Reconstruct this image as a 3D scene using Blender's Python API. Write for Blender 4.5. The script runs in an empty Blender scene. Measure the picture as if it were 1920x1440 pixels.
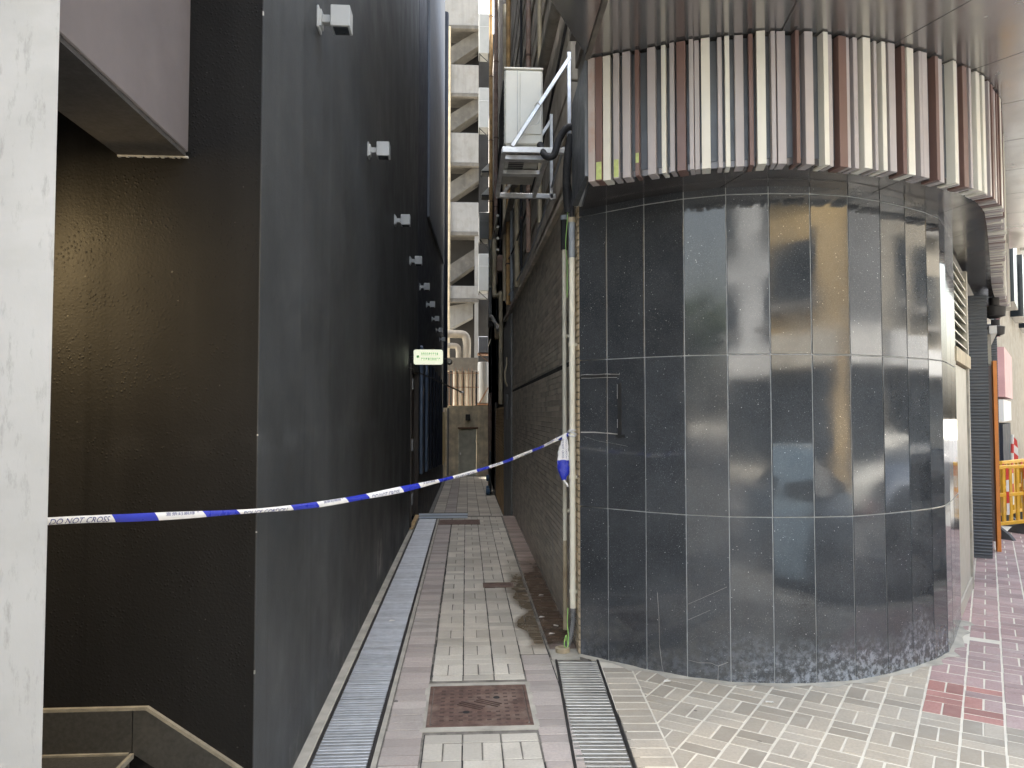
import bpy, bmesh, math, random
from mathutils import Vector, Matrix
random.seed(7)
R = math.radians
scene = bpy.context.scene
COL = scene.collection

# ------------------------------------------------------------------ camera
cam_d = bpy.data.cameras.new('camera'); cam = bpy.data.objects.new('camera', cam_d); COL.objects.link(cam)
cam.location = (0, 0, 1.70)
cam.rotation_euler = (R(90 + 2.2455), 0, R(-3.515))
cam_d.sensor_width = 36; cam_d.lens = 36 * 1400 / 1920
cam_d.clip_start = .05; cam_d.clip_end = 1200
scene.camera = cam

# ------------------------------------------------------------------ sky, sun, exposure
SUN_AZ, SUN_EL = 308.0, 60.0          # compass style, 0 = +Y, clockwise: the sun stands behind the left buildings, the near side is in open shade
w = bpy.data.worlds.new('World'); scene.world = w; w.use_nodes = True
nt = w.node_tree
sky = nt.nodes.new('ShaderNodeTexSky'); sky.sky_type = 'NISHITA'; sky.sun_disc = False
sky.sun_elevation = R(SUN_EL); sky.sun_rotation = R(SUN_AZ); sky.dust_density = 6.0; sky.air_density = 1.6; sky.ozone_density = 0.6
nt.nodes['Background'].inputs[1].default_value = 0.15
hz = nt.nodes.new('ShaderNodeHueSaturation'); hz.inputs['Saturation'].default_value = .6      # hazy, whitish sky
nt.links.new(sky.outputs[0], hz.inputs['Color']); nt.links.new(hz.outputs[0], nt.nodes['Background'].inputs[0])
sd = bpy.data.lights.new('sun', 'SUN'); so = bpy.data.objects.new('sun', sd); COL.objects.link(so)
sd.energy = 5.0; sd.angle = R(.6); sd.color = (1.0, .95, .87)
so.rotation_euler = (R(90 - SUN_EL), 0, R(180 - SUN_AZ))
so.location = (0, -20, 30)
vs = scene.view_settings
vs.view_transform = 'Standard'; vs.look = 'None'; vs.gamma = 1; vs.use_curve_mapping = False
vs.exposure = 2.5

# ------------------------------------------------------------------ mesh helpers
def chamfer(size, e):
    bm = bmesh.new(); bmesh.ops.create_cube(bm, size=1)
    for v in bm.verts: v.co = Vector((v.co.x * size[0], v.co.y * size[1], v.co.z * size[2]))
    if e: bmesh.ops.bevel(bm, geom=bm.edges[:], offset=e, segments=1, affect='EDGES')
    vs_ = [v.co.copy() for v in bm.verts]; fs = [[v.index for v in f.verts] for f in bm.faces]
    bm.free(); return vs_, fs

class MB:
    def __init__(s): s.v = []; s.f = []; s.m = []; s.cur = 0
    def add(s, vs_, fs, mat=None):
        o = len(s.v)
        s.v += [tuple(mat @ Vector(v)) if mat else tuple(v) for v in vs_]
        s.f += [[i + o for i in f] for f in fs]; s.m += [s.cur] * len(fs); return s
    def box(s, x0, x1, y0, y1, z0, z1, e=0):
        a, b = chamfer((abs(x1 - x0), abs(y1 - y0), abs(z1 - z0)), e)
        return s.add(a, b, Matrix.Translation(((x0 + x1) / 2, (y0 + y1) / 2, (z0 + z1) / 2)))
    def obox(s, c, size, rz=0, e=0, rx=0, ry=0):
        a, b = chamfer(size, e)
        return s.add(a, b, Matrix.Translation(c) @ Matrix.Rotation(rz, 4, 'Z') @ Matrix.Rotation(ry, 4, 'Y') @ Matrix.Rotation(rx, 4, 'X'))
    def bar(s, p, q, w_, h, e=0):                 # rectangular bar from p to q
        p, q = Vector(p), Vector(q); d = q - p
        a, b = chamfer((w_, h, d.length), e)
        return s.add(a, b, Matrix.Translation((p + q) / 2) @ d.to_track_quat('Z', 'Y').to_matrix().to_4x4())
    def prism(s, poly, z0, z1):                   # plan polygon, extruded in z
        n = len(poly)
        vs_ = [(x, y, z0) for x, y in poly] + [(x, y, z1) for x, y in poly]
        fs = [list(range(n))[::-1], list(range(n, 2 * n))] + [[i, (i + 1) % n, n + (i + 1) % n, n + i] for i in range(n)]
        return s.add(vs_, fs)
    def sheet(s, pts, d):                         # 3-D polygon with thickness vector d
        n = len(pts); d = Vector(d)
        vs_ = [tuple(p) for p in pts] + [tuple(Vector(p) + d) for p in pts]
        fs = [list(range(n))[::-1], list(range(n, 2 * n))] + [[i, (i + 1) % n, n + (i + 1) % n, n + i] for i in range(n)]
        return s.add(vs_, fs)
    def tube(s, pts, r, seg=10, smooth_pts=0, rs=None):
        P = [Vector(p) for p in pts]
        if smooth_pts: P = crom(P, smooth_pts)
        n = len(P); o = len(s.v); up = None
        for i, p in enumerate(P):
            t = (P[min(i + 1, n - 1)] - P[max(i - 1, 0)]).normalized()
            if up is None:
                up = Vector((0, 0, 1)) if abs(t.z) < .9 else Vector((0, 1, 0))
            a = t.cross(up).normalized(); b = a.cross(t).normalized(); up = b
            rr = rs[i] if rs else r
            for k in range(seg):
                th = 2 * math.pi * k / seg
                s.v.append(tuple(p + a * math.cos(th) * rr + b * math.sin(th) * rr))
        for i in range(n - 1):
            for k in range(seg):
                k2 = (k + 1) % seg
                s.f.append([o + i * seg + k, o + i * seg + k2, o + (i + 1) * seg + k2, o + (i + 1) * seg + k]); s.m.append(s.cur)
        s.f.append([o + k for k in range(seg)][::-1]); s.m.append(s.cur)
        s.f.append([o + (n - 1) * seg + k for k in range(seg)]); s.m.append(s.cur)
        return s
    def lathe(s, prof, c, axis='Z', seg=16):
        o = len(s.v); n = len(prof)
        for r_, h in prof:
            for k in range(seg):
                th = 2 * math.pi * k / seg; a, b = r_ * math.cos(th), r_ * math.sin(th)
                q = {'Z': (a, b, h), 'X': (h, a, b), 'Y': (a, h, b)}[axis]
                s.v.append((c[0] + q[0], c[1] + q[1], c[2] + q[2]))
        for i in range(n - 1):
            for k in range(seg):
                k2 = (k + 1) % seg
                s.f.append([o + i * seg + k, o + i * seg + k2, o + (i + 1) * seg + k2, o + (i + 1) * seg + k]); s.m.append(s.cur)
        s.f.append([o + k for k in range(seg)][::-1]); s.m.append(s.cur)
        s.f.append([o + (n - 1) * seg + k for k in range(seg)]); s.m.append(s.cur)
        return s
    def mesh(s, name, mats, smooth=False):
        me = bpy.data.meshes.new(name); me.from_pydata(s.v, [], s.f)
        for m_ in (mats if isinstance(mats, (list, tuple)) else [mats]): me.materials.append(m_)
        for p, k in zip(me.polygons, s.m): p.material_index = k
        bm = bmesh.new(); bm.from_mesh(me); bmesh.ops.recalc_face_normals(bm, faces=bm.faces[:])
        bm.to_mesh(me); bm.free()
        if smooth:
            me.polygons.foreach_set('use_smooth', [True] * len(me.polygons))
            me.set_sharp_from_angle(angle=R(38))
        me.update(); return me
    def build(s, name, mats, parent=None, smooth=False):
        return link(name, s.mesh(name, mats, smooth), parent)

def link(name, me, parent=None):
    o = bpy.data.objects.new(name, me); COL.objects.link(o)
    if parent is not None: o.parent = parent; o.matrix_parent_inverse = Matrix.Translation(parent.location).inverted() if False else Matrix()
    return o
def tag(o, label=None, cat=None, group=None, kind=None):
    if label: o['label'] = label
    if cat: o['category'] = cat
    if group: o['group'] = group
    if kind: o['kind'] = kind
    return o
def thing(name, label, cat, loc=(0, 0, 0), group=None, rz=0):
    o = bpy.data.objects.new(name, None); COL.objects.link(o); o.location = loc; o.rotation_euler = (0, 0, rz)
    o.empty_display_size = .1
    return tag(o, label, cat, group)
def copy_tree(o, parent=None):
    c = o.copy(); COL.objects.link(c); c.parent = parent
    for ch in [x for x in list(bpy.data.objects) if x.parent == o]: copy_tree(ch, c)
    return c
def crom(P, n):
    P = [Vector(p) for p in P]; Q = [2 * P[0] - P[1]] + P + [2 * P[-1] - P[-2]]; out = []
    for i in range(1, len(Q) - 2):
        a, b, c, d = Q[i - 1:i + 3]
        for k in range(n):
            t = k / n
            out.append(.5 * ((2 * b) + (c - a) * t + (2 * a - 5 * b + 4 * c - d) * t * t + (3 * b - a - 3 * c + d) * t ** 3))
    return out + [P[-1]]
class Path2:                                       # arclength parametrised plan curve
    def __init__(s, pts, n=16):
        s.p = crom([Vector((x, y, 0)) for x, y in pts], n); s.L = [0]
        for i in range(1, len(s.p)): s.L.append(s.L[-1] + (s.p[i] - s.p[i - 1]).length)
    def at(s, t):
        t = min(max(t, 0), s.L[-1] - 1e-6)
        i = max(k for k in range(len(s.L)) if s.L[k] <= t); i = min(i, len(s.p) - 2)
        f = (t - s.L[i]) / (s.L[i + 1] - s.L[i]); d = (s.p[i + 1] - s.p[i]).normalized()
        return s.p[i].lerp(s.p[i + 1], f), d, Vector((d.y, -d.x, 0))     # point, tangent, outward normal
    def off(s, t, o): p, d, n = s.at(t); return p + n * o
def clip_poly(poly, a, b, c):                      # keep a*x+b*y <= c
    out = []
    for i in range(len(poly)):
        p, q = poly[i], poly[(i + 1) % len(poly)]; fp, fq = a * p[0] + b * p[1] - c, a * q[0] + b * q[1] - c
        if fp <= 0: out.append(p)
        if (fp < 0 < fq) or (fq < 0 < fp):
            t = fp / (fp - fq); out.append((p[0] + (q[0] - p[0]) * t, p[1] + (q[1] - p[1]) * t))
    return out

# ------------------------------------------------------------------ materials
class NM:
    def __init__(s, name):
        s.m = bpy.data.materials.new(name); s.m.use_nodes = True; s.t = s.m.node_tree
        s.b = s.t.nodes['Principled BSDF']; s.pos = s.n('ShaderNodeNewGeometry').outputs['Position']
    def n(s, typ, **kw):
        x = s.t.nodes.new(typ)
        for k, v in kw.items(): setattr(x, k, v)
        return x
    def put(s, sock, v):
        if hasattr(v, 'is_linked') or hasattr(v, 'links'): s.t.links.new(v, sock)
        else: sock.default_value = v
    def noise(s, scale, detail=4, rough=.55, vec=None, dist=0):
        x = s.n('ShaderNodeTexNoise'); s.put(x.inputs['Vector'], vec if vec else s.pos)
        x.inputs['Scale'].default_value = scale; x.inputs['Detail'].default_value = detail
        x.inputs['Roughness'].default_value = rough; x.inputs['Distortion'].default_value = dist; return x.outputs['Fac']
    def voro(s, scale, vec=None, out='Distance', rnd=1):
        x = s.n('ShaderNodeTexVoronoi'); s.put(x.inputs['Vector'], vec if vec else s.pos); x.inputs['Scale'].default_value = scale
        x.inputs['Randomness'].default_value = rnd
        return x.outputs[out]
    def map(s, scale=(1, 1, 1), rot=(0, 0, 0), loc=(0, 0, 0), vec=None):
        x = s.n('ShaderNodeMapping'); s.put(x.inputs['Vector'], vec if vec else s.pos)
        x.inputs['Scale'].default_value = scale; x.inputs['Rotation'].default_value = rot; x.inputs['Location'].default_value = loc
        return x.outputs[0]
    def ramp(s, f, a, b, lo=0., hi=1.):
        x = s.n('ShaderNodeMapRange'); x.clamp = True; s.put(x.inputs[0], f)
        for i, v in enumerate((a, b, lo, hi)): s.put(x.inputs[i + 1], v)
        return x.outputs[0]
    def math(s, op, a, b=0.):
        x = s.n('ShaderNodeMath', operation=op); s.put(x.inputs[0], a); s.put(x.inputs[1], b); return x.outputs[0]
    def mix(s, f, a, b, mode='MIX'):
        x = s.n('ShaderNodeMix', data_type='RGBA', blend_type=mode); s.put(x.inputs[0], f)
        for k, v in ((6, a), (7, b)): s.put(x.inputs[k], (*v, 1) if isinstance(v, (tuple, list)) and len(v) == 3 else v)
        return x.outputs[2]
    def xyz(s):
        x = s.n('ShaderNodeSeparateXYZ'); s.put(x.inputs[0], s.pos); return x.outputs
    def rnd(s):                                    # per object and per mesh island
        a = s.n('ShaderNodeObjectInfo').outputs['Random']; b = s.n('ShaderNodeNewGeometry').outputs['Random Per Island']
        return s.math('FRACT', s.math('ADD', a, b))
    def set(s, **kw):
        for k, v in kw.items():
            k = {'col': 'Base Color', 'rough': 'Roughness', 'metal': 'Metallic', 'spec': 'Specular IOR Level', 'coat': 'Coat Weight'}[k]
            s.put(s.b.inputs[k], (*v, 1) if isinstance(v, (tuple, list)) and len(v) == 3 else v)
        return s
    def bump(s, h, strength=.3, dist=.01):
        x = s.n('ShaderNodeBump'); x.inputs['Strength'].default_value = strength; x.inputs['Distance'].default_value = dist
        s.put(x.inputs['Height'], h); s.t.links.new(x.outputs[0], s.b.inputs['Normal']); return s

def sc(c, k): return tuple(min(1, max(0, x * k)) for x in c)
def plain(name, col, rough=.6, metal=0., var=.18, scale=5., bump=.08, bscale=60., rnd=0., streak=0., dirt=None, dirt_amt=0., spec=.5):
    k = NM(name)
    base = k.mix(k.ramp(k.noise(scale, 5), .3, .7), sc(col, 1 - var), sc(col, 1 + var))
    if streak:
        st = k.noise(1, 4, vec=k.map((7, 7, .5)))
        base = k.mix(k.ramp(st, .45, .75, 0, streak), base, sc(col, .45))
    if dirt:
        d = k.ramp(k.noise(3.1, 7, .65), .5, .72, 0, dirt_amt); base = k.mix(d, base, dirt)
    if rnd:
        base = k.mix(1.0, base, k.mix(k.rnd(), (1 - rnd,) * 3, (1 + rnd * .35,) * 3), 'MULTIPLY')
    k.set(col=base, metal=metal, spec=spec, rough=k.ramp(k.noise(scale * 2.3, 4), .3, .7, max(.03, rough - .1), min(1, rough + .1)))
    if bump: k.bump(k.noise(bscale, 4), bump, .004)
    return k.m

MAT = {}
def black_paint(name, blob, tint):
    k = NM(name); z = k.xyz()[2]
    n1 = k.noise(.9, 6, .6); st = k.noise(1, 5, vec=k.map((5, 5, .35)))
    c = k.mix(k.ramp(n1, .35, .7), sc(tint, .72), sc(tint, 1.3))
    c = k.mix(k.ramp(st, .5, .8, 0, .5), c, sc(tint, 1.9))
    st2 = k.noise(1, 3, vec=k.map((14, 14, .22), loc=(3, 1, 0))); c = k.mix(k.ramp(st2, .60, .70, 0, .35), c, sc(tint, .35))
    hline = k.math('MULTIPLY', k.ramp(z, 1.50, 1.56), k.ramp(z, 1.66, 1.60)); c = k.mix(k.math('MULTIPLY', hline, k.ramp(k.noise(4, 6, .7), .45, .7, 0, .35)), c, sc(tint, 2.6))
    yy = k.xyz()[1]; pm = k.math('MULTIPLY', k.math('MULTIPLY', k.ramp(yy, 7.0, 7.15), k.ramp(yy, 7.5, 7.3)), k.math('MULTIPLY', k.ramp(z, .1, .2), k.ramp(z, .62, .45)))
    c = k.mix(k.math('MULTIPLY', pm, k.ramp(k.noise(9, 6, .7, vec=k.map((1, 1, .4))), .46, .56, 0, .8)), c, (.30, .29, .27))
    sp = k.noise(60, 2); c = k.mix(k.ramp(sp, .755, .79, 0, .35), c, (.18, .18, .17))           # chips and splashes
    sm = k.math('MULTIPLY', k.ramp(z, .55, .0, 0, 1), k.ramp(k.noise(3.0, 7, .7), .52, .68)); c = k.mix(k.math('MULTIPLY', sm, .55), c, (.20, .195, .18))
    k.set(col=c, rough=k.ramp(k.noise(2.2, 6), .3, .7, .48, .68), spec=.12 if blob > .5 else .26)
    h1 = k.ramp(k.voro(62, out='Distance', vec=k.map(vec=None)), .0, .36, .8, 0)
    msk = k.ramp(k.noise(5.0, 6, .65), .42, .66)
    h = k.math('ADD', k.math('MULTIPLY', k.math('MULTIPLY', h1, msk), blob), k.math('MULTIPLY', k.noise(95, 4), .5))
    k.bump(h, .55, .006); return k.m
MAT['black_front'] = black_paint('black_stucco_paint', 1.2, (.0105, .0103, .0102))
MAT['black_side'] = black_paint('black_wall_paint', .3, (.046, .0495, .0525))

def granite():
    k = NM('black_granite'); X, Y, Z = k.xyz()
    base = k.mix(k.ramp(k.noise(160, 3), .4, .7), (.016, .018, .021), (.042, .047, .053))
    base = k.mix(1, base, k.mix(k.rnd(), (.75, .75, .75), (1.25, 1.25, 1.25)), 'MULTIPLY')
    dust = k.ramp(k.noise(2.3, 8, .68), .36, .80, .02, .22); base = k.mix(dust, base, (.16, .17, .18))
    low_d = k.math('MULTIPLY', k.ramp(Z, 2.6, .3, .25, 1), k.ramp(k.noise(1.3, 9, .72), .34, .70, .05, .42)); base = k.mix(low_d, base, (.125, .135, .15))
    grain = k.ramp(k.noise(230, 2), .58, .74, 0, .35); base = k.mix(grain, base, (.20, .21, .22))
    big = k.ramp(k.voro(26), .055, .085, 1, 0); sel = k.ramp(k.noise(9.0, 3), .36, .56)
    base = k.mix(k.math('MULTIPLY', big, k.math('MULTIPLY', sel, .8)), base, (.6, .6, .6))
    fine = k.ramp(k.voro(80), .10, .17, 1, 0); sel2 = k.ramp(k.noise(5.0, 4), .40, .58)
    base = k.mix(k.math('MULTIPLY', fine, k.math('MULTIPLY', sel2, .5)), base, (.42, .42, .43))
    # salt bloom rising from the pavement
    h = k.ramp(k.noise(1.6, 3), .3, .7, .10, .42); low = k.ramp(Z, .02, h, 1, 0)
    xr = k.math('MULTIPLY', k.ramp(X, 1.45, 2.4, .2, 1), k.ramp(X, 3.1, 3.6, 1, .5))
    blo = k.math('MULTIPLY', k.math('MULTIPLY', low, xr), k.ramp(k.noise(26, 8, .72), .44, .60))
    base = k.mix(k.math('MULTIPLY', blo, .85), base, (.40, .44, .50))
    grime = k.math('MULTIPLY', k.ramp(Z, .0, .5, 1, 0), k.ramp(k.noise(11, 6, .7), .45, .65, 0, .35)); base = k.mix(grime, base, (.14, .135, .12))
    k.set(col=base, spec=.72, rough=k.math('ADD', k.math('ADD', k.ramp(k.noise(3.1, 8, .68), .35, .8, .025, .13), k.math('MULTIPLY', low_d, .09)), k.math('MULTIPLY', blo, .5)))
    k.bump(k.noise(2.0, 1), .012, .02); return k.m
MAT['granite'] = granite()

def paver(name, col, alt, wet=False, dust=.25, dustcol=(.52, .49, .43)):
    k = NM(name); X, Y, Z = k.xyz()
    c = k.mix(k.rnd(), sc(col, .74), sc(col, 1.16))
    c = k.mix(k.ramp(k.noise(1.1, 3), .42, .62), c, k.mix(k.rnd(), sc(alt, .74), sc(alt, 1.14)))
    c = k.mix(k.ramp(k.noise(70, 3), .35, .75, 0, .45), c, sc(col, .62))
    c = k.mix(k.ramp(k.noise(4.2, 8, .68), .5, .74, 0, dust), c, dustcol)
    c = k.mix(k.ramp(k.noise(2.2, 9, .7), .50, .72, 0, .5), c, sc(col, .55))
    spots = k.ramp(k.voro(3.3), .045, .055, 1, 0); c = k.mix(k.math('MULTIPLY', spots, .7), c, (.06, .055, .05))   # gum
    ro = k.ramp(k.noise(9, 4), .3, .7, .62, .82)
    if wet:
        e = k.noise(1.9, 1.5, .4)
        side = k.ramp(k.math('ADD', X, k.math('MULTIPLY', k.math('SUBTRACT', e, .5), .42)), .42, .48)
        along = k.math('MULTIPLY', k.ramp(k.math('ADD', Y, k.math('MULTIPLY', e, .6)), 5.75, 5.85), k.ramp(k.math('ADD', Y, k.math('MULTIPLY', e, 4)), 11.0, 9.6))
        wm = k.math('MULTIPLY', side, along)
        c = k.mix(wm, c, k.mix(1, c, (.30, .25, .19), 'MULTIPLY')); ro = k.math('SUBTRACT', ro, k.math('MULTIPLY', wm, .48))
    k.set(col=c, rough=ro, spec=.4); k.bump(k.noise(120, 4), .25, .003); return k.m
MAT['pv_alley'] = paver('alley_paver', (.60, .56, .48), (.51, .465, .39), True)
MAT['pv_pink'] = paver('pink_border_paver', (.46, .40, .365), (.47, .43, .39), True, .3)
MAT['pv_brown'] = paver('brown_border_paver', (.34, .26, .22), (.33, .265, .23), True, .2)
MAT['pv_street'] = paver('street_paver', (.505, .445, .355), (.475, .43, .36), False, .3, (.58, .56, .50))
MAT['pv_red'] = paver('red_paver', (.46, .315, .30), (.44, .335, .32), False, .4, (.56, .51, .48))
MAT['pv_redx'] = paver('fresh_red_paver', (.50, .24, .205), (.46, .25, .22), False, .2, (.56, .44, .40))
MAT['mortar_pale'] = plain('pale_mortar', (.72, .68, .58), .9, 0, .1, 9, .3, 80)
MAT['mortar_dark'] = plain('dark_joint_sand', (.085, .08, .07), .95, 0, .4, 12, .4, 80)
MAT['mortar_alley'] = plain('alley_joint_mortar', (.19, .175, .15), .9, 0, .4, 14, .3, 80, dirt=(.06, .055, .05), dirt_amt=.9)
MAT['cement'] = plain('cement_screed', (.44, .415, .355), .85, 0, .22, 7, .25, 70, dirt=(.2, .19, .16), dirt_amt=.5)
MAT['cement_dirty'] = plain('stained_cement', (.68, .59, .43), .85, 0, .3, 3, .25, 40, streak=.4, dirt=(.34, .28, .20), dirt_amt=.6)
MAT['asphalt'] = plain('asphalt', (.055, .055, .056), .85, 0, .25, 30, .4, 160)
MAT['steel'] = plain('stainless_steel', (.52, .535, .55), .42, .7, .12, 14, .05, 200, rnd=.2, dirt=(.25, .22, .18), dirt_amt=.25)
MAT['steel_dull'] = plain('dull_galvanised_steel', (.46, .45, .41), .48, .75, .15, 10, .06, 150, rnd=.18, dirt=(.30, .27, .22), dirt_amt=.35)
MAT['alu'] = plain('galvanised_angle', (.66, .67, .68), .38, .8, .15, 12, .05, 90, dirt=(.25, .14, .08), dirt_amt=.3)
MAT['channel'] = plain('drain_dark', (.02, .02, .02), .9)
MAT['rust'] = plain('rusty_iron', (.135, .083, .065), .75, .15, .35, 14, .5, 120, dirt=(.40, .32, .26), dirt_amt=.6)
MAT['pit_shade'] = plain('rust_pit_shade', (.07, .042, .034), .8, 0, .3, 14, .2, 90)
MAT['rust_pipe'] = plain('rust_streaked_pipe', (.30, .20, .15), .7, 0, .3, 7, .2, 60, streak=.5, dirt=(.42, .36, .34), dirt_amt=.6)
MAT['ochre_pipe'] = plain('ochre_pipe_paint', (.55, .34, .14), .6, 0, .25, 6, .15, 60, streak=.5, dirt=(.22, .11, .06), dirt_amt=.6)
MAT['cream_pipe'] = plain('cream_plastic', (.84, .80, .66), .45, 0, .06, 4, .03, 60, streak=.1, dirt=(.6, .5, .36), dirt_amt=.3)
MAT['cream_old'] = plain('aged_cream_paint', (.52, .44, .30), .6, 0, .2, 4, .08, 60, streak=.5, dirt=(.25, .15, .09), dirt_amt=.5)
MAT['ac'] = plain('white_ac_casing', (.68, .67, .60), .42, 0, .06, 3, .02, 40, streak=.12, dirt=(.45, .40, .32), dirt_amt=.25)
MAT['ac_far'] = plain('grey_far_casing', (.22, .225, .22), .6, 0, .06, 3, .0)
MAT['ac_dark'] = plain('dark_vent', (.03, .03, .032), .6)
MAT['hose'] = plain('black_foam_hose', (.018, .018, .02), .7, 0, .3, 20, .2, 90)
MAT['grey_plastic'] = plain('grey_plastic', (.30, .33, .36), .5)
MAT['flex'] = plain('grey_corrugated_tube', (.16, .16, .16), .5)
MAT['green_wire'] = plain('green_yellow_wire', (.35, .62, .18), .5)
MAT['lampgrey'] = plain('pale_grey_lamp_metal', (.42, .435, .44), .45, .1, .06, 4, .02)
MAT['lens'] = plain('dark_lamp_glass', (.03, .035, .04), .1)
def plaster():
    k = NM('grey_white_plaster')
    st = k.noise(1, 7, .68, vec=k.map((7, 7, 3), (0, R(38), 0)))
    c = k.mix(k.ramp(k.noise(2.4, 6), .3, .7), (.385, .38, .365), (.47, .465, .45))
    c = k.mix(k.ramp(k.noise(1, 8, .72, vec=k.map((34, 34, 9), (0, R(42), 0))), .55, .72, 0, .8), c, (.24, .235, .22))
    c = k.mix(k.ramp(k.noise(1, 5, vec=k.map((4, 4, 9), (0, R(-25), 0))), .52, .7, 0, .25), c, (.33, .325, .30))
    k.set(col=c, rough=.8); k.bump(st, .25, .006); return k.m
MAT['plaster'] = plaster()
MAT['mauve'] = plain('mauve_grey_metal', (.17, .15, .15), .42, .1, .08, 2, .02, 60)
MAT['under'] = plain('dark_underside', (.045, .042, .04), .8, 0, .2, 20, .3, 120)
MAT['plinth'] = plain('dark_granite_plinth', (.045, .044, .04), .4, 0, .3, 60, .1, 120, dirt=(.12, .115, .10), dirt_amt=.4)
MAT['grout'] = plain('pale_grout', (.36, .37, .37), .85, 0, .2, 20, .2, 80)
MAT['grout_edge'] = plain('cream_grout', (.24, .22, .17), .9, 0, .25, 20, .3, 80)
MAT['slat_C'] = plain('cream_slat_paint', (.64, .615, .54), .38, 0, .05, 3, .02, 80, dirt=(.5, .46, .38), dirt_amt=.2)
MAT['slat_M'] = plain('mauve_slat_paint', (.37, .335, .33), .38, 0, .06, 3, .02, 80)
MAT['slat_B'] = plain('brown_slat_paint', (.15, .088, .074), .38, 0, .08, 3, .02, 80)
MAT['slat_R'] = plain('rusty_slat_paint', (.42, .36, .33), .5, 0, .1, 3, .1, 80, dirt=(.36, .15, .06), dirt_amt=.6)
MAT['sticker'] = plain('yellow_green_sticker', (.42, .48, .17), .5, 0, .2, 30, .02)
MAT['fascia_back'] = plain('blue_grey_backing', (.10, .11, .125), .45, .3, .12, 5, .03)
MAT['soffit'] = plain('dark_gloss_soffit', (.11, .10, .098), .16, .55, .05, 1.5, 0, 4, spec=.6)
MAT['canopy'] = plain('brushed_bronze_soffit', (.40, .385, .375), .20, .8, .05, .8, 0, 4, spec=.6)
MAT['seam'] = plain('pale_seam', (.42, .40, .38), .5)
MAT['trim'] = plain('weathered_brown_trim', (.11, .095, .08), .6, 0, .3, 9, .2, 50, dirt=(.3, .26, .2), dirt_amt=.5)
def tilemat(name, col):
    k = NM(name); X, Y, Z = k.xyz()
    c = k.mix(k.rnd(), sc(col, .7), sc(col, 1.25))
    c = k.mix(k.ramp(k.noise(1, 5, vec=k.map((2.5, 2.5, .4))), .45, .7, 0, .6), c, sc(col, 1.35))
    c = k.mix(k.ramp(k.noise(7, 8, .7), .56, .72, 0, .45), c, (.45, .42, .37))
    low = k.math('MULTIPLY', k.ramp(Z, 1.2, 0, 0, 1), k.ramp(k.noise(3, 6, .7), .4, .65, 0, .55)); c = k.mix(low, c, (.48, .45, .41))
    k.set(col=c, rough=k.ramp(k.noise(6, 4), .3, .7, .38, .6), spec=.4); k.bump(k.noise(60, 3), .15, .003); return k.m
MAT['tile'] = tilemat('brown_wall_tile', (.44, .395, .33))
MAT['tile_bed'] = plain('tile_joint', (.56, .54, .49), .9, 0, .3, 8, .2, 60)
MAT['tile_sand'] = tilemat('sand_corner_tile', (.50, .39, .25))
MAT['board'] = plain('weathered_board_concrete', (.54, .48, .395), .85, 0, .35, 3.2, .35, 30, rnd=.35, streak=.6, dirt=(.52, .47, .38), dirt_amt=.5)
MAT['dark_wall'] = plain('sooty_wall', (.33, .30, .26), .85, 0, .35, 2.0, .3, 20, streak=.6, dirt=(.2, .17, .13), dirt_amt=.45)
MAT['door_green'] = plain('grey_green_door', (.50, .50, .42), .6, 0, .2, 3, .05, 40, streak=.35, dirt=(.3, .26, .2), dirt_amt=.4)
MAT['grey_sheet'] = plain('grey_panel', (.15, .16, .18), .75, 0, .06, 2, .0, spec=.2)
MAT['threshold'] = plain('blue_grey_threshold', (.62, .68, .76), .4, .1, .06, 2, .0)
MAT['navy_clad'] = plain('navy_cladding', (.020, .025, .038), .6, 0, .15, 2, 0, spec=.25)
MAT['blue_fin'] = plain('blue_grey_fin', (.10, .14, .21), .4, .3, .1, 3, 0)
MAT['door_brown'] = plain('brown_door', (.055, .042, .034), .5, 0, .2, 6, .05)
MAT['white_paint'] = plain('white_paint', (.72, .72, .70), .55, 0, .06, 4, .03)
MAT['concrete_white'] = plain('pale_concrete', (.225, .22, .21), .8, 0, .08, 1.2, .1, 20, streak=.35, dirt=(.14, .125, .1), dirt_amt=.45)
MAT['concrete_mid'] = plain('mid_concrete', (.105, .097, .085), .85, 0, .15, 1.5, .15, 20, streak=.35, dirt=(.2, .18, .15), dirt_amt=.45)
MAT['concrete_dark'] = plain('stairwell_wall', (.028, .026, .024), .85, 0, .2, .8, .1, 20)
MAT['duct'] = plain('cream_duct', (.25, .22, .175), .55, 0, .2, 3, .1, 20, streak=.5, dirt=(.25, .2, .15), dirt_amt=.5)
MAT['ochre_shutter'] = plain('ochre_shutter', (.55, .37, .17), .6, 0, .25, 4, .1, 40, streak=.4, dirt=(.16, .1, .06), dirt_amt=.5)
MAT['grey_shutter'] = plain('blue_grey_shutter', (.12, .13, .14), .5, .3, .1, 3, .05)
MAT['iron'] = plain('dark_iron', (.03, .028, .027), .6, .3)
MAT['rust_bar'] = plain('rusty_bar', (.16, .085, .05), .8)
MAT['cream_panel'] = plain('cream_door_panel', (.50, .48, .41), .5, 0, .05, 3, .02, dirt=(.5, .46, .38), dirt_amt=.2)
MAT['orange'] = plain('orange_paint', (.72, .25, .05), .5, 0, .12, 5, .03)
MAT['yellow_plastic'] = plain('yellow_plastic', (.80, .46, .05), .45, 0, .15, 6, .04, dirt=(.6, .5, .35), dirt_amt=.4)
MAT['rubber'] = plain('grey_rubber', (.10, .105, .11), .75)
MAT['tape_white'] = plain('white_tape', (.78, .78, .78), .33, 0, .03, 8, .0)
MAT['tape_blue'] = plain('blue_tape', (.02, .035, .42), .30, 0, .1, 8, .0)
MAT['tape_ink'] = plain('navy_ink', (.045, .06, .22), .4, 0, .05, 8, .0)
MAT['red_tape'] = plain('red_tape', (.62, .06, .05), .4)
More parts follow.
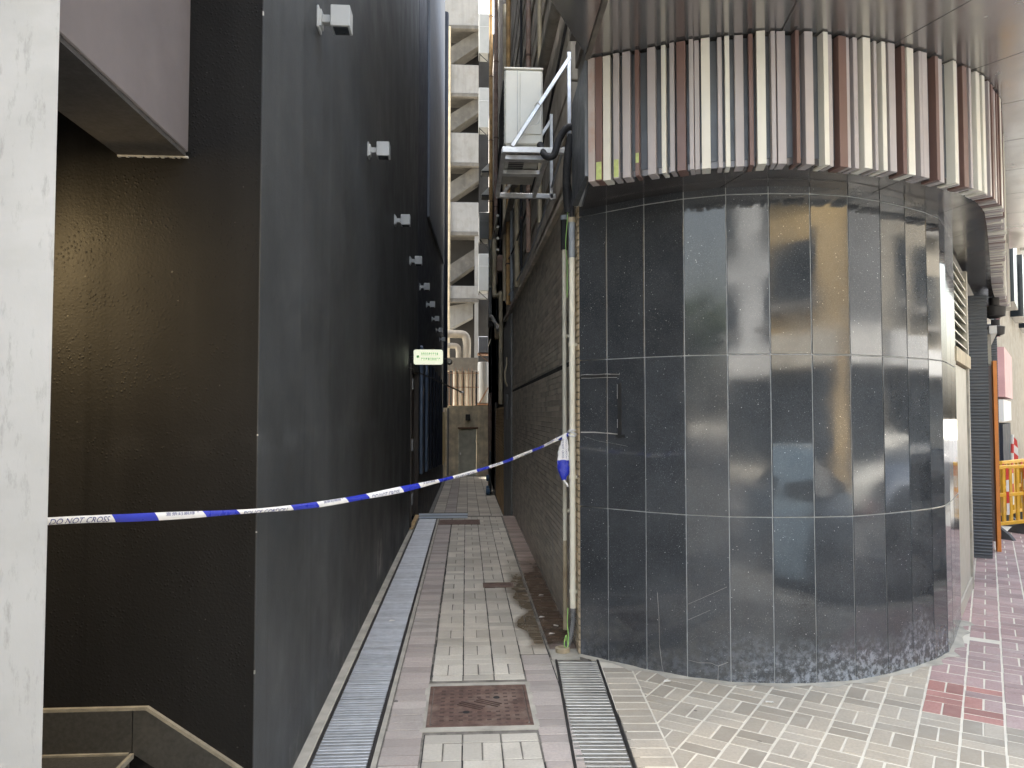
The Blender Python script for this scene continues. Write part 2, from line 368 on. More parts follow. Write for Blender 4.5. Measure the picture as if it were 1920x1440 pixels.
MAT['blue_wheel'] = plain('blue_wheel', (.05, .12, .22), .5)
MAT['glass'] = plain('window_glass', (.02, .025, .03), .06, 0, .1, 1, 0)
MAT['car_silver'] = plain('silver_car_paint', (.50, .56, .62), .25, .5, .03, 2, 0)
MAT['car_white'] = plain('white_car_paint', (.72, .72, .68), .2, 0, .03, 2, 0)
MAT['car_red'] = plain('red_car_paint', (.20, .02, .022), .2, 0, .03, 2, 0)
MAT['car_blue'] = plain('pale_blue_car_paint', (.25, .35, .45), .25, .3, .03, 2, 0)
MAT['tyre'] = plain('tyre', (.02, .02, .02), .8)
MAT['tail'] = plain('red_lamp_plastic', (.55, .01, .015), .15)
MAT['bld_ochre'] = plain('ochre_render', (.55, .40, .19), .8, 0, .15, .5, .05, 5, streak=.3)
MAT['bld_dark'] = plain('dark_render', (.20, .205, .21), .8, 0, .15, .5, .05, 5, streak=.3)
MAT['bld_dull'] = plain('dull_cream_render', (.30, .275, .225), .8, 0, .15, .5, .05, 5, streak=.3)
MAT['bld_grey'] = plain('grey_render', (.56, .57, .57), .8, 0, .15, .5, .05, 5, streak=.3)
MAT['bld_cream'] = plain('cream_render', (.62, .58, .49), .8, 0, .15, .5, .05, 5, streak=.35)
MAT['bark'] = plain('bark', (.10, .075, .055), .9, 0, .3, 12, .5, 30)
MAT['leaf'] = plain('leaf', (.07, .12, .03), .6, 0, .4, 4, 0, rnd=.4)
MAT['pink_sign'] = plain('pink_sign', (.62, .36, .36), .5, 0, .1, 3, .02)
MAT['white_crack'] = plain('crack_filler', (.36, .35, .33), .9)
MAT['litter'] = plain('white_paper_litter', (.72, .70, .64), .8)
def emis(name, col, e):
    k = NM(name); k.set(col=col, rough=.4); k.put(k.b.inputs['Emission Color'], (*col, 1)); k.b.inputs['Emission Strength'].default_value = e; return k.m
MAT['light_box'] = emis('lit_sign_face', (.92, .95, .72), .13)
MAT['sign_green'] = emis('green_sign_ink', (.05, .40, .06), .03)
MAT['sign_pale'] = emis('pale_green_sign_ink', (.40, .62, .33), .06)

# ------------------------------------------------------------------ street axes
UX, UY = math.cos(R(52)), math.sin(R(52)); NX, NY = UY, -UX
def ST(u, n): return (u * UX + n * NX, u * UY + n * NY)
W_PTS = [(.806, 5.288), (.979, 5.141), (1.198, 4.947), (1.425, 4.793), (1.672, 4.683), (1.936, 4.639), (2.205, 4.632), (2.475, 4.665), (2.745, 4.765),
         (2.99, 4.885), (3.22, 5.015), (3.41, 5.155), (3.59, 5.365), (3.77, 5.590), (4.05, 5.945)]
R_PTS = [(0.749, 4.581), (1.053, 4.436), (1.341, 4.299), (1.632, 4.215), (1.926, 4.16), (2.268, 4.204), (2.656, 4.307), (3.014, 4.442), (3.42, 4.666),
         (3.72, 4.93), (4.0, 5.27), (4.8, 6.33), (6.22, 8.23), (7.4, 9.7)]
RING = Path2(R_PTS)
FZ = lambda t: (3.45 + .627 * t, 5.20 + .779 * t)        # facade line along the street
FN = (.779, -.627)
def FP(t, o=0): x, y = FZ(t); return (x + FN[0] * o, y + FN[1] * o)

# ================================================================== GROUND
tag(MB().prism([(-300, -300), (300, -300), (300, 300), (-300, 300)], -1.6, -1.4).build('ground', MAT['cement']), kind='structure')
rd = [ST(-60, 1.05), ST(60, 1.05), ST(60, 9.0), ST(-60, 9.0)]
tag(MB().prism(rd, -1.35, -.13).build('road', MAT['asphalt']), kind='structure')
ln = MB()
for i in range(-10, 11): ln.prism([ST(i * 4, 4.95), ST(i * 4 + 2, 4.95), ST(i * 4 + 2, 5.07), ST(i * 4, 5.07)], -.128, -.125)
tag(ln.build('road_marking', MAT['white_paint']), kind='structure')
kb = MB()
for i in range(-30, 31): kb.prism([ST(i * 1.0, .88), ST(i * 1.0 + .99, .88), ST(i * 1.0 + .99, 1.04), ST(i * 1.0, 1.04)], -1.3, .004)
tag(kb.build('kerb', MAT['cement']), kind='structure')
tag(MB().prism([ST(-60, 9.02), ST(60, 9.02), ST(60, 24), ST(-60, 24)], -1.3, 0).build('opposite_pavement', MAT['cement']), kind='structure')

PA = R(54); PU = (math.cos(PA), math.sin(PA)); PV = (math.sin(PA), -math.cos(PA))     # paving axes p, q
def PQ(p, q): return (p * PU[0] + q * PV[0], p * PU[1] + q * PV[1])
def brick_data(sx, sy, h=.05, e=.004): return chamfer((sx, sy, h), e)
BR = [brick_data(.1935 - .0015 * i, .0945 - .001 * i, .05, .0022 + .0008 * i) for i in range(3)]
BR += [brick_data(.1895 - .0015 * i, .0905 - .001 * i, .05, .0018) for i in range(3)]
BR_ME = {}
def brick_mesh(mat, i):
    if (mat, i) not in BR_ME: BR_ME[(mat, i)] = MB().add(*BR[i]).mesh('paver', MAT[mat])
    return BR_ME[(mat, i)]
CAMP = Vector((0, 0, 1.7))
def lay(parent, items, limit=300, stuff='far_pavers'):
    """items: (x, y, ztop, rot, matname, poly or None). nearest ones become parts, the rest one joined part"""
    def vis(it):
        x, y = it[0], it[1]; a = math.degrees(math.atan2(x, y)); return 0 if (y > 3.2 and -36 < a < 40) else 1
    items = sorted(items, key=lambda it: (vis(it), math.hypot(it[0], it[1])))
    rest = {}
    for k, (x, y, z, rot, mt, poly) in enumerate(items):
        dz = random.uniform(.0, .0022); rr = rot + R(random.uniform(-.6, .6))
        x += random.uniform(-.001, .001); y += random.uniform(-.001, .001)
        if k < limit:
            if poly:
                o = MB().prism([(px - x, py - y) for px, py in poly], -.05, 0).build('paver', MAT[mt], parent); o.location = (x, y, z + dz)
            else:
                o = link('paver', brick_mesh(mt, random.randrange(3) + (3 if mt in ('pv_street', 'pv_red', 'pv_redx') else 0)), parent); o.location = (x, y, z + dz - .025); o.rotation_euler = (R(random.uniform(-.5, .5)), R(random.uniform(-.5, .5)), rr)
        else:
            mb = rest.setdefault(mt, MB())
            if poly: mb.prism(poly, z + dz - .05, z + dz)
            else: mb.add(*BR[random.randrange(3) + (3 if mt in ('pv_street', 'pv_red', 'pv_redx') else 0)], Matrix.Translation((x, y, z + dz - .025)) @ Matrix.Rotation(rr, 4, 'Z'))
    for mt, mb in rest.items(): tag(mb.build(stuff, MAT[mt], parent), kind='stuff')

# --- alley paving
alley = tag(MB().prism([(-.835, -2.45), (.855, -.36), (.855, 12.5), (-.835, 12.5)], -1.3, -.003).build('alley_pavement', MAT['mortar_alley']), kind='structure')
items = []
HOLE = (-.215, .375, 4.13, 4.735)
def inhole(x, y): return HOLE[0] - .03 < x < HOLE[1] + .03 and HOLE[2] - .06 < y < HOLE[3] + .06
y = 2.6; k = 0
while y < 12.45:
    items.append((-.325, y + .05, 0, 0, 'pv_pink', None)); y += .1003
for c in range(4):
    x0 = -.215 + .2 * c; ys = 2.53 + (0.0 if c % 2 else .2)
    if c == 3: ys = 5.33
    j = 0; y = ys
    while y < 12.35:
        typ = (j + c) % 2
        cells = [(x0 + .1, y + .05, 0), (x0 + .1, y + .15, 0)] if typ == 0 else [(x0 + .05, y + .1, R(90)), (x0 + .15, y + .1, R(90))]
        for (x, yy, rot) in cells:
            if not inhole(x, yy): items.append((x, yy, 0, rot, 'pv_alley', None))
        y += .2006; j += 1
y = 2.6
while y < 5.30: items.append((.487, y + .05, 0, 0, 'pv_pink' if y > 3.2 else 'pv_pink', None)); y += .1003
y = 5.42
while y < 12.4: items.append((.703, y + .05, 0, 0, 'pv_brown', None)); y += .1003
lay(alley, items)
MB().box(-.832, -.762, 1.5, 12.4, -.05, .012, .006).build('concrete_edging', MAT['cement'], alley)
MB().box(-.455, -.430, 2.4, 12.4, -.05, .0005).build('cement_strip', MAT['cement'], alley)
hole_rim = MB()
for a in ((HOLE[0] - .03, HOLE[1] + .03, HOLE[2] - .055, HOLE[2]), (HOLE[0] - .03, HOLE[1] + .03, HOLE[3], HOLE[3] + .055)): hole_rim.box(a[0], a[1], a[2], a[3], -.05, .0005)
for a in ((HOLE[0] - .03, HOLE[0], HOLE[2], HOLE[3]), (HOLE[1], HOLE[1] + .03, HOLE[2], HOLE[3])): hole_rim.box(a[0], a[1], a[2], a[3], -.05, .0005)
hole_rim.build('cement_surround', MAT['cement'], alley)
MB().prism([(.60, 5.20), (.79, 5.20), (.805, 5.29), (.805, 5.43), (.60, 5.42)], -.05, .0008).build('cement_patch', MAT['cement'], alley)
MB().prism([(.590, 4.40), (.590, 5.19), (.615, 5.19), (.592, 4.40)], -.05, .0003).build('cement_joint', MAT['cement'], alley)
jt = MB(); jr = random.Random(21)
for x in (-.222, -.214, -.0145, .1855, .3855, .5875):
    y = 2.6
    while y < 12.3:
        l = jr.uniform(.05, .55)
        if not (HOLE[2] - .06 < y + l and y < HOLE[3] + .06 and HOLE[0] - .05 < x < HOLE[1] + .03) and jr.random() < .8:
            w1 = jr.uniform(.0015, .0042); jt.add([(x - w1, y, -.0022), (x + w1, y, -.0022), (x + w1 * jr.uniform(.5, 1.4), y + l, -.0022), (x - w1 * jr.uniform(.5, 1.4), y + l, -.0022)], [[0, 1, 2, 3]])
        y += l + jr.uniform(0, .08)
jt.build('open_joint', MAT['channel'], alley)
# --- lower end of the alley, after steps down
low = tag(MB().sheet([(-.85, 13.3, -.45), (.95, 13.3, -.45), (.95, 29.2, -.745), (-.85, 29.2, -.745)], (0, 0, -.5)).build('lower_alley_floor', MAT['mortar_dark']), kind='structure')
for i in range(2): MB().box(-.83, .84, 12.52 + i * .38, 12.9 + i * .38, -1.3, -.15 - .15 * i).build('step', MAT['concrete_mid'], low)
zf = lambda y: -.44 - (y - 13.3) * (.295 / 15.9)
SLAB = MB().add(*chamfer((.245, .245, .04), .005)).mesh('slab', MAT['pv_alley'])
SLABP = MB().add(*chamfer((.245, .245, .04), .005)).mesh('slab', MAT['pv_pink'])
n = 0
for j in range(60):
    yy = 13.5 + j * .26
    if yy > 28.9: break
    for c in range(6):
        o = link('slab', SLABP if (c == 1) else SLAB, low); o.location = (-.60 + c * .255, yy, zf(yy) - .018 + random.uniform(-.003, .003)); n += 1
MB().sheet([(-.82, 13.4, zf(13.4) + .004), (-.74, 13.4, zf(13.4) + .004), (-.74, 29, zf(29) + .004), (-.82, 29, zf(29) + .004)], (0, 0, -.04)).build('concrete_edging', MAT['concrete_white'], low)
# --- street pavement, grey and red
street = tag(MB().prism([ST(.29, .87), ST(30, .87), ST(30, -8), (3, 14), (.864, 14)], -1.3, -.0012).build('street_pavement', MAT['mortar_pale']), kind='structure')
side = tag(MB().prism([(-14, 2.99), (-14.7, -20.1), ST(-2.5, .87), (-.84, -2.4), (-.84, 2.99)], -1.3, -.006).build('side_pavement', MAT['cement']), kind='structure')
P0, Q0 = 4.914, -.357
gtilt = math.atan2(1.101 - 1.021, 4.957 - 3.653)
gd = (math.sin(gtilt), math.cos(gtilt)); gn = (gd[1], -gd[0])
gline = gn[0] * 1.101 + gn[1] * 4.957              # right edge of the border course beside the short grating
grey, red = [], []
def cellbricks(i, j, typ):
    p, q = P0 + .2012 * i, Q0 + .2012 * j
    if typ: return [((p + .05, q + .1), 1), ((p + .15, q + .1), 1)]
    return [((p + .1, q + .05), 0), ((p + .1, q + .15), 0)]
for i in range(-22, 40):
    for j in range(-18, 9):
        isred = i >= 0 and j >= 0
        for (pc, qc), kind in cellbricks(i, j, (i + j) % 2):
            x, y = PQ(pc, qc); a = math.degrees(math.atan2(x, y))
            if y < 2.4 or a > 47 or a < 8: continue
            n_ = x * NX + y * NY
            if n_ > .84: continue
            if not isred and (y > 5.0 or gn[0] * x + gn[1] * y < gline - .12): continue
            if isred and (n_ < -1.15 or y > 14.5 or (x < 3.9 and y > 5.4)): continue
            hx, hy = (.0945, .045) if kind == 0 else (.045, .0945)
            poly = None
            if not isred and gn[0] * x + gn[1] * y < gline + .14:
                c4 = [PQ(pc + sx * hx, qc + sy * hy) for sx, sy in ((-1, -1), (1, -1), (1, 1), (-1, 1))]
                poly = clip_poly(c4, -gn[0], -gn[1], -gline - .006)
                if len(poly) < 3: continue
                if len(poly) == 4 and all(math.dist(a_, b_) < 1e-6 for a_, b_ in zip(poly, c4)): poly = None
            rot = PA if kind == 0 else PA + R(90)
            if isred:
                fresh = (i == 0 and j < 5 and random.random() < .85) or (i == 1 and j < 4 and random.random() < .45) or (i == 2 and j < 2 and random.random() < .3)
                red.append((x, y, 0, rot, 'pv_redx' if fresh else 'pv_red', poly))
            else: grey.append((x, y, 0, rot, 'pv_street', poly))
gy = 0
for kk in range(0, 28):                             # border course right of the short grating
    t = kk * .1003
    cx, cy = 1.101 - gn[0] * .098 - gd[0] * t, 4.957 - gn[1] * .098 - gd[1] * t
    if cy > 2.5: grey.append((cx, cy, 0, -gtilt, 'pv_street', None))
lay(street, grey, 300, 'far_pavers'); lay(street, red, 250, 'far_red_pavers')
# cement fillet where the paving meets the granite
fil = MB(); wp = Path2(W_PTS)
NS = 46; ring_a, ring_b = [], []
for i in range(NS + 1):
    t = wp.L[-1] * i / NS; wob = .035 + .03 * math.sin(i * 1.7) + .02 * math.sin(i * 4.1)
    if i > 36: wob += .02
    ring_a.append(wp.off(t, -.02)); ring_b.append(wp.off(t, max(.02, wob)))
o = 0
for i in range(NS):
    a, b, c, d = ring_a[i], ring_b[i], ring_b[i + 1], ring_a[i + 1]
    fil.add([(a.x, a.y, .012), (b.x, b.y, .002), (c.x, c.y, .002), (d.x, d.y, .012)], [[0, 1, 2, 3]])
fil.build('cement_fillet', MAT['cement'], street)

# ================================================================== CAST-IRON COVERS AND GRATINGS
mh = thing('manhole_cover', 'large rusty square manhole cover in the alley mouth pavers', 'manhole cover', ((HOLE[0] + HOLE[1]) / 2, (HOLE[2] + HOLE[3]) / 2, 0))
w_, d_ = (HOLE[1] - HOLE[0]) / 2, (HOLE[3] - HOLE[2]) / 2
fr = MB()
for a in ((-w_, w_, -d_, -d_ + .02), (-w_, w_, d_ - .02, d_), (-w_, -w_ + .02, -d_ + .02, d_ - .02), (w_ - .02, w_, -d_ + .02, d_ - .02)): fr.box(*a, -.05, .004, .003)
fr.build('frame', MAT['rust'], mh)
def rounded(hw, hd, r_, n=5):
    out = []
    for cx, cy, a0 in ((hw - r_, hd - r_, 0), (-hw + r_, hd - r_, 90), (-hw + r_, -hd + r_, 180), (hw - r_, -hd + r_, 270)):
        for i in range(n + 1):
            a = R(a0 + 90 * i / n); out.append((cx + r_ * math.cos(a), cy + r_ * math.sin(a)))
    return out
lid = MB().prism(rounded(w_ - .024, d_ - .024, .035), -.05, .002).build('lid', MAT['rust'], mh)
st = MB()
for i in range(9):
    for j in range(9):
        x, y = -.212 + i * .053, -.22 + j * .055
        if abs(x) < .12 and abs(y) < .09 and (abs(x) + abs(y) < .17): continue
        st.box(x - .012, x + .012, y - .008, y + .008, .001, .0028)
for s_ in (-1, 1):
    for k in range(3): st.obox((s_ * .05 + k * .012 - .01, s_ * .02 + k * .02 - .02, .0035), (.16, .008, .005), R(-32), .001)
tag(st.build('tread_pattern', MAT['pit_shade'], lid), kind='stuff')  # flat dark plates: the shade of recessed pits is put into their colour
for x, y in ((-.075, -.11), (.105, .10)): MB().lathe([(.020, .0022), (.020, .0031)], (x, y, 0), 'Z', 14).build('key_hole', MAT['channel'], lid)
def small_cover(x0, x1, y0, y1, label):
    t = thing('drain_cover', label, 'drain cover', ((x0 + x1) / 2, (y0 + y1) / 2, 0)); a, b = (x1 - x0) / 2, (y1 - y0) / 2
    f = MB()
    for q in ((-a, a, -b, -b + .012), (-a, a, b - .012, b), (-a, -a + .012, -b + .012, b - .012), (a - .012, a, -b + .012, b - .012)): f.box(*q, -.03, .007, .002)
    f.build('frame', MAT['rust'], t); MB().box(-a + .013, a - .013, -b + .013, b - .013, -.03, .004, .002).build('lid', MAT['rust'], t)
small_cover(.17, .47, 7.35, 7.55, 'small rusty oblong drain cover beside the wet patch')
small_cover(-.42, .22, 11.5, 12.0, 'long rusty cover at the far edge of the upper paving')

def grating(name, label, x0, x1, length, pitch, bw, mat, loc, rz):
    t = thing(name, label, 'drain grating', loc, None, rz); a = (x1 - x0) / 2
    MB().box(-a - .012, a + .012, 0, length, -.11, -.06).build('channel', MAT['channel'], t)
    f = MB()
    for s_ in (-1, 1): f.box(s_ * a - .008, s_ * a + .008, 0, length, -.06, .006, .002)
    f.build('frame', MAT['iron'], t)
    me = MB().add(*chamfer((2 * a - .02, bw, .022), .0035)).mesh('bar', MAT[mat]); n_ = int(length / pitch)
    for i in range(n_):
        o = link('bar', me, t); o.location = (0, pitch * (i + .5), -.009 + random.uniform(-.001, .001)); o.rotation_euler = (R(random.uniform(-2.0, 2.0)), 0, 0)
    f2 = MB()
    for s_ in (-.5, 0, .5): f2.box(s_ * 2 * a * .9 - .002, s_ * 2 * a * .9 + .002, 0, length, -.05, -.022)
    f2.build('bearer', MAT['iron'], t)
grating('drain_grating', 'long stainless drain grating at the foot of the black wall', -.755, -.465, 9.9, .0345, .0245, 'steel', (-.61, 2.5, 0), 0)
grating('drain_grating', 'short dull steel drain grating below the granite corner', 0, .285, 2.7, .044, .029, 'steel_dull', (.765 - gd[0] * 2.7, 5.18 - gd[1] * 2.7, 0), -gtilt)

# ================================================================== BLACK WALL AND LEFT CORNER
bw = thing('black_wall', 'tall black painted wall lining the left of the alley', 'wall', (-.82, 3.008, 0))
def rel(o, p): o.location = (-p.location.x, -p.location.y, -p.location.z); return o
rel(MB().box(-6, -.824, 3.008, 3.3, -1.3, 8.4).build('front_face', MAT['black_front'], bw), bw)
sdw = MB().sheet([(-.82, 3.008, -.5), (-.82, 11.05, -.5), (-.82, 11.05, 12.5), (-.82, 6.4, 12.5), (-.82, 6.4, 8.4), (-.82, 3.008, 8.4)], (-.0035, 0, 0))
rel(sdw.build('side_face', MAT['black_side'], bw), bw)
rel(MB().box(-1.07, -.826, 11.05, 12.75, 2.45, 16.5).build('side_face', MAT['black_side'], bw), bw)
rel(MB().box(-1.07, -.822, 12.75, 26.8, -1.3, 16.5).build('side_face', MAT['navy_clad'], bw), bw)
rel(MB().box(-1.07, -.823, 26.8, 29, -1.3, 6.0).build('side_face', MAT['cement_dirty'], bw), bw)
rel(MB().box(-6, -.8237, 6.41, 11.04, 8.31, 12.48).build('upper_block', MAT['black_side'], bw), bw)
rel(MB().box(-6, -1.08, 3.31, 26.8, -1.3, 8.3).build('core', MAT['under'], bw), bw)
rel(MB().sheet([(-.82, 15.5, 5.8), (-.82, 26, 6.9), (-.82, 26, 16.5), (-.82, 15.5, 16.5)], (.045, 0, 0)).build('grey_panel', MAT['grey_sheet'], bw), bw)  # paler raised sheet on the far wall, lower edge slanted
for y0 in (4.0,): pass
rel(MB().tube([(-.80, 27.0, 1.9), (-.80, 27.0, 16.4)], .13, 14).build('downpipe', MAT['navy_clad'], bw, True), bw)
for i in range(7):
    y = 13.3 + i * 1.75
    rel(MB().box(-.822, -.765, y, y + .32, .62 - i * .09, 2.9 - .02 * i, .012).build('fin', MAT['blue_fin'] if i in (0, 1) else MAT['navy_clad'], bw), bw)
rel(MB().box(-.824, -.79, 26.2, 28.7, -.1, 1.75, .005).build('yellow_board', plain('yellow_board', (.62, .47, .22), .6), bw), bw)
# worn specks along the corner
wr = MB()
for i in range(6):
    z = random.uniform(.3, 3.6); h = random.uniform(.003, .02)
    wr.box(-.8235, -.8188, 3.0066, 3.0125, z, z + h)
rel(wr.build('worn_edge', MAT['plaster'], bw), bw)
# door in the black wall
dr = thing('alley_door', 'dark brown door set in the black wall past its near section', 'door', (-.86, 11.9, 0))
rel(MB().box(-.93, -.875, 11.16, 12.64, .03, 2.36).build('leaf', MAT['door_brown'], dr), dr)
f = MB(); f.box(-.93, -.80, 11.06, 11.15, -.02, 2.44, .004); f.box(-.93, -.80, 12.65, 12.74, -.02, 2.44, .004); f.box(-.93, -.80, 11.16, 12.64, 2.37, 2.44, .004)
rel(f.build('frame', MAT['door_brown'], dr), dr)
for z in (.35, 1.15, 2.05): rel(MB().box(-.80, -.785, 11.1, 11.24, z, z + .16, .003).build('hinge', MAT['lampgrey'], dr), dr)
tag(MB().box(-.832, -.765, 11.0, 12.45, .013, .03, .004).build('door_sill', MAT['ochre_shutter']), 'ochre sill in front of the brown alley door', 'sill')
rod = thing('stay_rod', 'thin dark stay rod slanting from the black wall over the door', 'rod', (-.82, 10.6, 2.34))
rel(MB().tube([(-.83, 10.6, 2.345), (-.45, 11.1, 2.19), (-.075, 11.6, 2.03)], .011, 8).build('bar', MAT['iron'], rod, True), rod)
rel(MB().lathe([(.016, -.03), (.016, .03)], (-.07, 11.61, 2.028), 'X', 8).build('end_clamp', MAT['lampgrey'], rod), rod)
th = thing('threshold_plate', 'blue grey metal threshold at the far left edge of the upper paving', 'threshold', (-.38, 12.18, 0))
for z, m_ in ((.008, 0), (.052, 0)): rel(MB().box(-.755, .03, 12.15, 12.21, z, z + .036, .003).build('plate', MAT['threshold'], th), th)
rel(MB().box(-.753, .028, 12.155, 12.205, .006, .092).build('core', MAT['channel'], th), th)
# light box
lb = thing('light_box', 'small glowing white light box sign with green arrow on the black wall', 'sign', (-.546, 10.83, 2.51))
LB_OUT = rounded(.208, .107, .03, 4)
MB().sheet([(x, -.03, z) for x, z in LB_OUT], (0, .06, 0)).build('face', MAT['light_box'], lb)
MB().sheet([(x * 1.02, -.024, z * 1.03) for x, z in LB_OUT], (0, .055, 0)).build('rim', MAT['white_paint'], lb)
MB().tube([(-.2, .02, .0), (-.285, .02, 0)], .012, 8).build('arm', MAT['iron'], lb)
st = []
for i in range(10):
    a = R(36 * i + 18); r_ = .03 if i % 2 else .013; st.append((-.15 + r_ * math.cos(a), -.0305, .006 + r_ * math.sin(a)))
MB().sheet(st, (0, -.002, 0)).build('green_mark', MAT['sign_green'], lb)
tx = MB(); rr = random.Random(3)
for row, z0, h in ((0, .022, .045), (1, -.052, .045)):
    x = -.10
    while x < .15:
        cw = rr.uniform(.016, .028)
        tx.box(x, x + .005, -.0320, -.0303, z0, z0 + h); tx.box(x, x + cw * .8, -.0320, -.0303, z0 + rr.uniform(.2, .9) * h * .8, z0 + h * .8 + .006)
        if rr.random() < .6: tx.box(x + cw * .6, x + cw * .6 + .005, -.0320, -.0303, z0, z0 + h * .8)
        x += cw + .008
MB.build(tx, 'lettering', MAT['sign_pale'], lb)
cc = thing('security_camera', 'small dark round camera beside the glowing light box', 'camera', (-.25, 11.2, 2.47))
MB().lathe([(.0, -.10), (.035, -.10), (.04, -.06), (.042, .05), (.02, .07)], (0, 0, 0), 'Y', 14).build('body', MAT['iron'], cc, True)
MB().lathe([(.03, -.112), (.026, -.101)], (0, 0, 0), 'Y', 14).build('lens', MAT['lens'], cc)
MB().tube([(0, .04, .03), (-.2, .1, .07), (-.575, .15, .07)], .012, 8).build('bracket', MAT['iron'], cc, True)

# wall lamps
def lamp(loc, label):
    t = thing('wall_lamp', label, 'lamp', loc, 'white square lamps along the black wall')
    return t
LAMP_P = {}
l0 = lamp((-.82, 4.10, 3.87), 'nearest and largest white square wall lamp, high on the black wall')
b = MB().box(0, .012, -.05, .05, -.06, .06, .002); b.build('base_plate', MAT['lampgrey'], l0)
nk = MB().sheet([(.012, -.035, -.045), (.012, .035, -.045), (.012, .035, .045), (.012, -.035, .045)], (.012, 0, 0)); nk.box(.024, .075, -.022, .022, -.022, .022, .003)
nk.build('neck', MAT['lampgrey'], l0)
hd = MB().box(.075, .18, -.055, .055, -.055, .062, .003).build('head', MAT['lampgrey'], l0)
MB().box(.088, .167, -.042, .042, -.060, -.0552).build('lens', MAT['lens'], hd)
ORD = ['second', 'third', 'fourth', 'fifth', 'sixth', 'seventh', 'eighth', 'ninth']
for i, y in enumerate((6.2, 8.5, 10.8, 13.1, 15.3, 17.7, 20.2, 22.8)):
    c = copy_tree(l0); c.location = (-.82, y, 3.885 + .01 * i); c['label'] = f'{ORD[i]} white square wall lamp along the black wall, counted from the street'

# mauve box sign body and its underside
bx = thing('fascia_box', 'mauve grey metal fascia box hanging out from the black front wall', 'fascia', (-1.24, 2.5, 2.72))
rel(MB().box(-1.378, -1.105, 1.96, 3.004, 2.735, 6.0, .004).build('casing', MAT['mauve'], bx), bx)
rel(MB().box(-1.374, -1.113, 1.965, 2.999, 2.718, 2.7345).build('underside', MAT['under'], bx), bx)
sl = MB()
for i in range(26):
    x = -1.375 + i * .0104; sl.box(x, x + .0106, 2.994, 3.0065, 2.718 - random.uniform(.002, .007), 2.719)
rel(sl.build('sealant', MAT['plaster'], bx), bx)
dn = thing('soffit_spotlight', 'small black spotlight half hidden behind the pale pillar', 'spotlight', (-1.47, 2.62, 2.45))
MB().lathe([(.03, -.05), (.038, -.045), (.035, .05), (.015, .07)], (0, 0, 0), 'Z', 14).build('body', MAT['iron'], dn, True)
MB().tube([(0, 0, .06), (-.12, 0, .08), (-.345, 0, .08)], .01, 8).build('bracket', MAT['iron'], dn, True)
d2 = thing('soffit_spotlight', 'added unseen warm spotlight behind the pale pillar', 'spotlight', (-1.95, 2.45, 2.50))  # second fixture, added out of sight to spread a warm glow over the front wall
MB().lathe([(.03, -.05), (.038, -.045), (.035, .05), (.015, .07)], (0, 0, 0), 'Z', 14).build('body', MAT['iron'], d2, True)
MB().tube([(0, 0, .06), (0, .12, .12), (0, .555, .12)], .01, 8).build('bracket', MAT['iron'], d2, True)
ll = bpy.data.lights.new('added_warm_spot', 'SPOT'); lo = bpy.data.objects.new('added_warm_spot', ll); COL.objects.link(lo); lo.parent = d2
ll.energy = 22.0; ll.specular_factor = .15; ll.color = (1.0, .72, .36); ll.spot_size = R(150); ll.spot_blend = 1.0; ll.shadow_soft_size = .03; lo.location = (.02, .02, -.06)
lo.rotation_euler = (Vector((-1.2, 3.0, 1.7)) - Vector((-1.95, 2.45, 2.44))).to_track_quat('-Z', 'Y').to_euler()
# pale pillar
pl = thing('plaster_pillar', 'pale grey brushed plaster pillar at the left edge', 'pillar', (-1.3, 1.85, 0))
rel(MB().prism([(-1.75, 1.93), (-1.035, 1.93), (-1.0385, 1.934), (-1.14, 2.10), (-1.75, 2.10)], -.3, 7).build('shaft', MAT['plaster'], pl), pl)
lr = thing('left_building', 'building row left of the pale pillar, outside the picture', 'building', (-4, 0, 0))
LRP = [(-1.35, 1.70), (-1.35 - UX * 28, 1.70 - UY * 28), (-1.35 - UX * 28 - NX * 9, 1.70 - UY * 28 - NY * 9), (-6.2, 5.0), (-1.78, 2.2)]
rel(MB().prism(LRP, -1.3, 8.5).build('wall', MAT['bld_grey'], lr), lr)
# landing, steps and granite skirting
sk = thing('granite_skirting', 'dark granite skirting stepping down along the black front wall', 'skirting', (-1.2, 3.0, 0))
def wallpoly(pts, t0, t1): return MB().sheet([(x, 3.006 - t0, z) for x, z in pts], (0, -(t1 - t0), 0))
rel(wallpoly([(-3, .405), (-1.272, .405), (-1.272, .562), (-3, .562)], 0, .02).build('slab', MAT['plinth'], sk), sk)
rel(wallpoly([(-1.268, .402), (-.985, .21), (-.825, .10), (-.825, .292), (-1.222, .562), (-1.268, .562)], 0, .02).build('slab', MAT['plinth'], sk), sk)
rel(wallpoly([(-3, .5625), (-1.222, .5625), (-.825, .2925), (-.825, .306), (-1.218, .574), (-3, .574)], 0, .018).build('mortar_edge', MAT['grout_edge'], sk), sk)
ld = thing('entrance_steps', 'dark granite entrance steps at the lower left corner', 'steps', (-2, 2.6, 0))
rel(MB().box(-4, -1.276, 2.2, 2.985, 0, .400, .004).build('landing', MAT['plinth'], ld), ld)
rel(MB().box(-1.274, -1.0, 2.2, 2.985, 0, .205, .004).build('tread', MAT['plinth'], ld), ld)
rel(MB().box(-1.276, -1.262, 2.2, 2.984, .385, .404).build('nosing', MAT['grout_edge'], ld), ld)
rel(MB().box(-4, -1.28, 2.972, 2.984, .4005, .408).build('mortar_edge', MAT['grout_edge'], ld), ld)

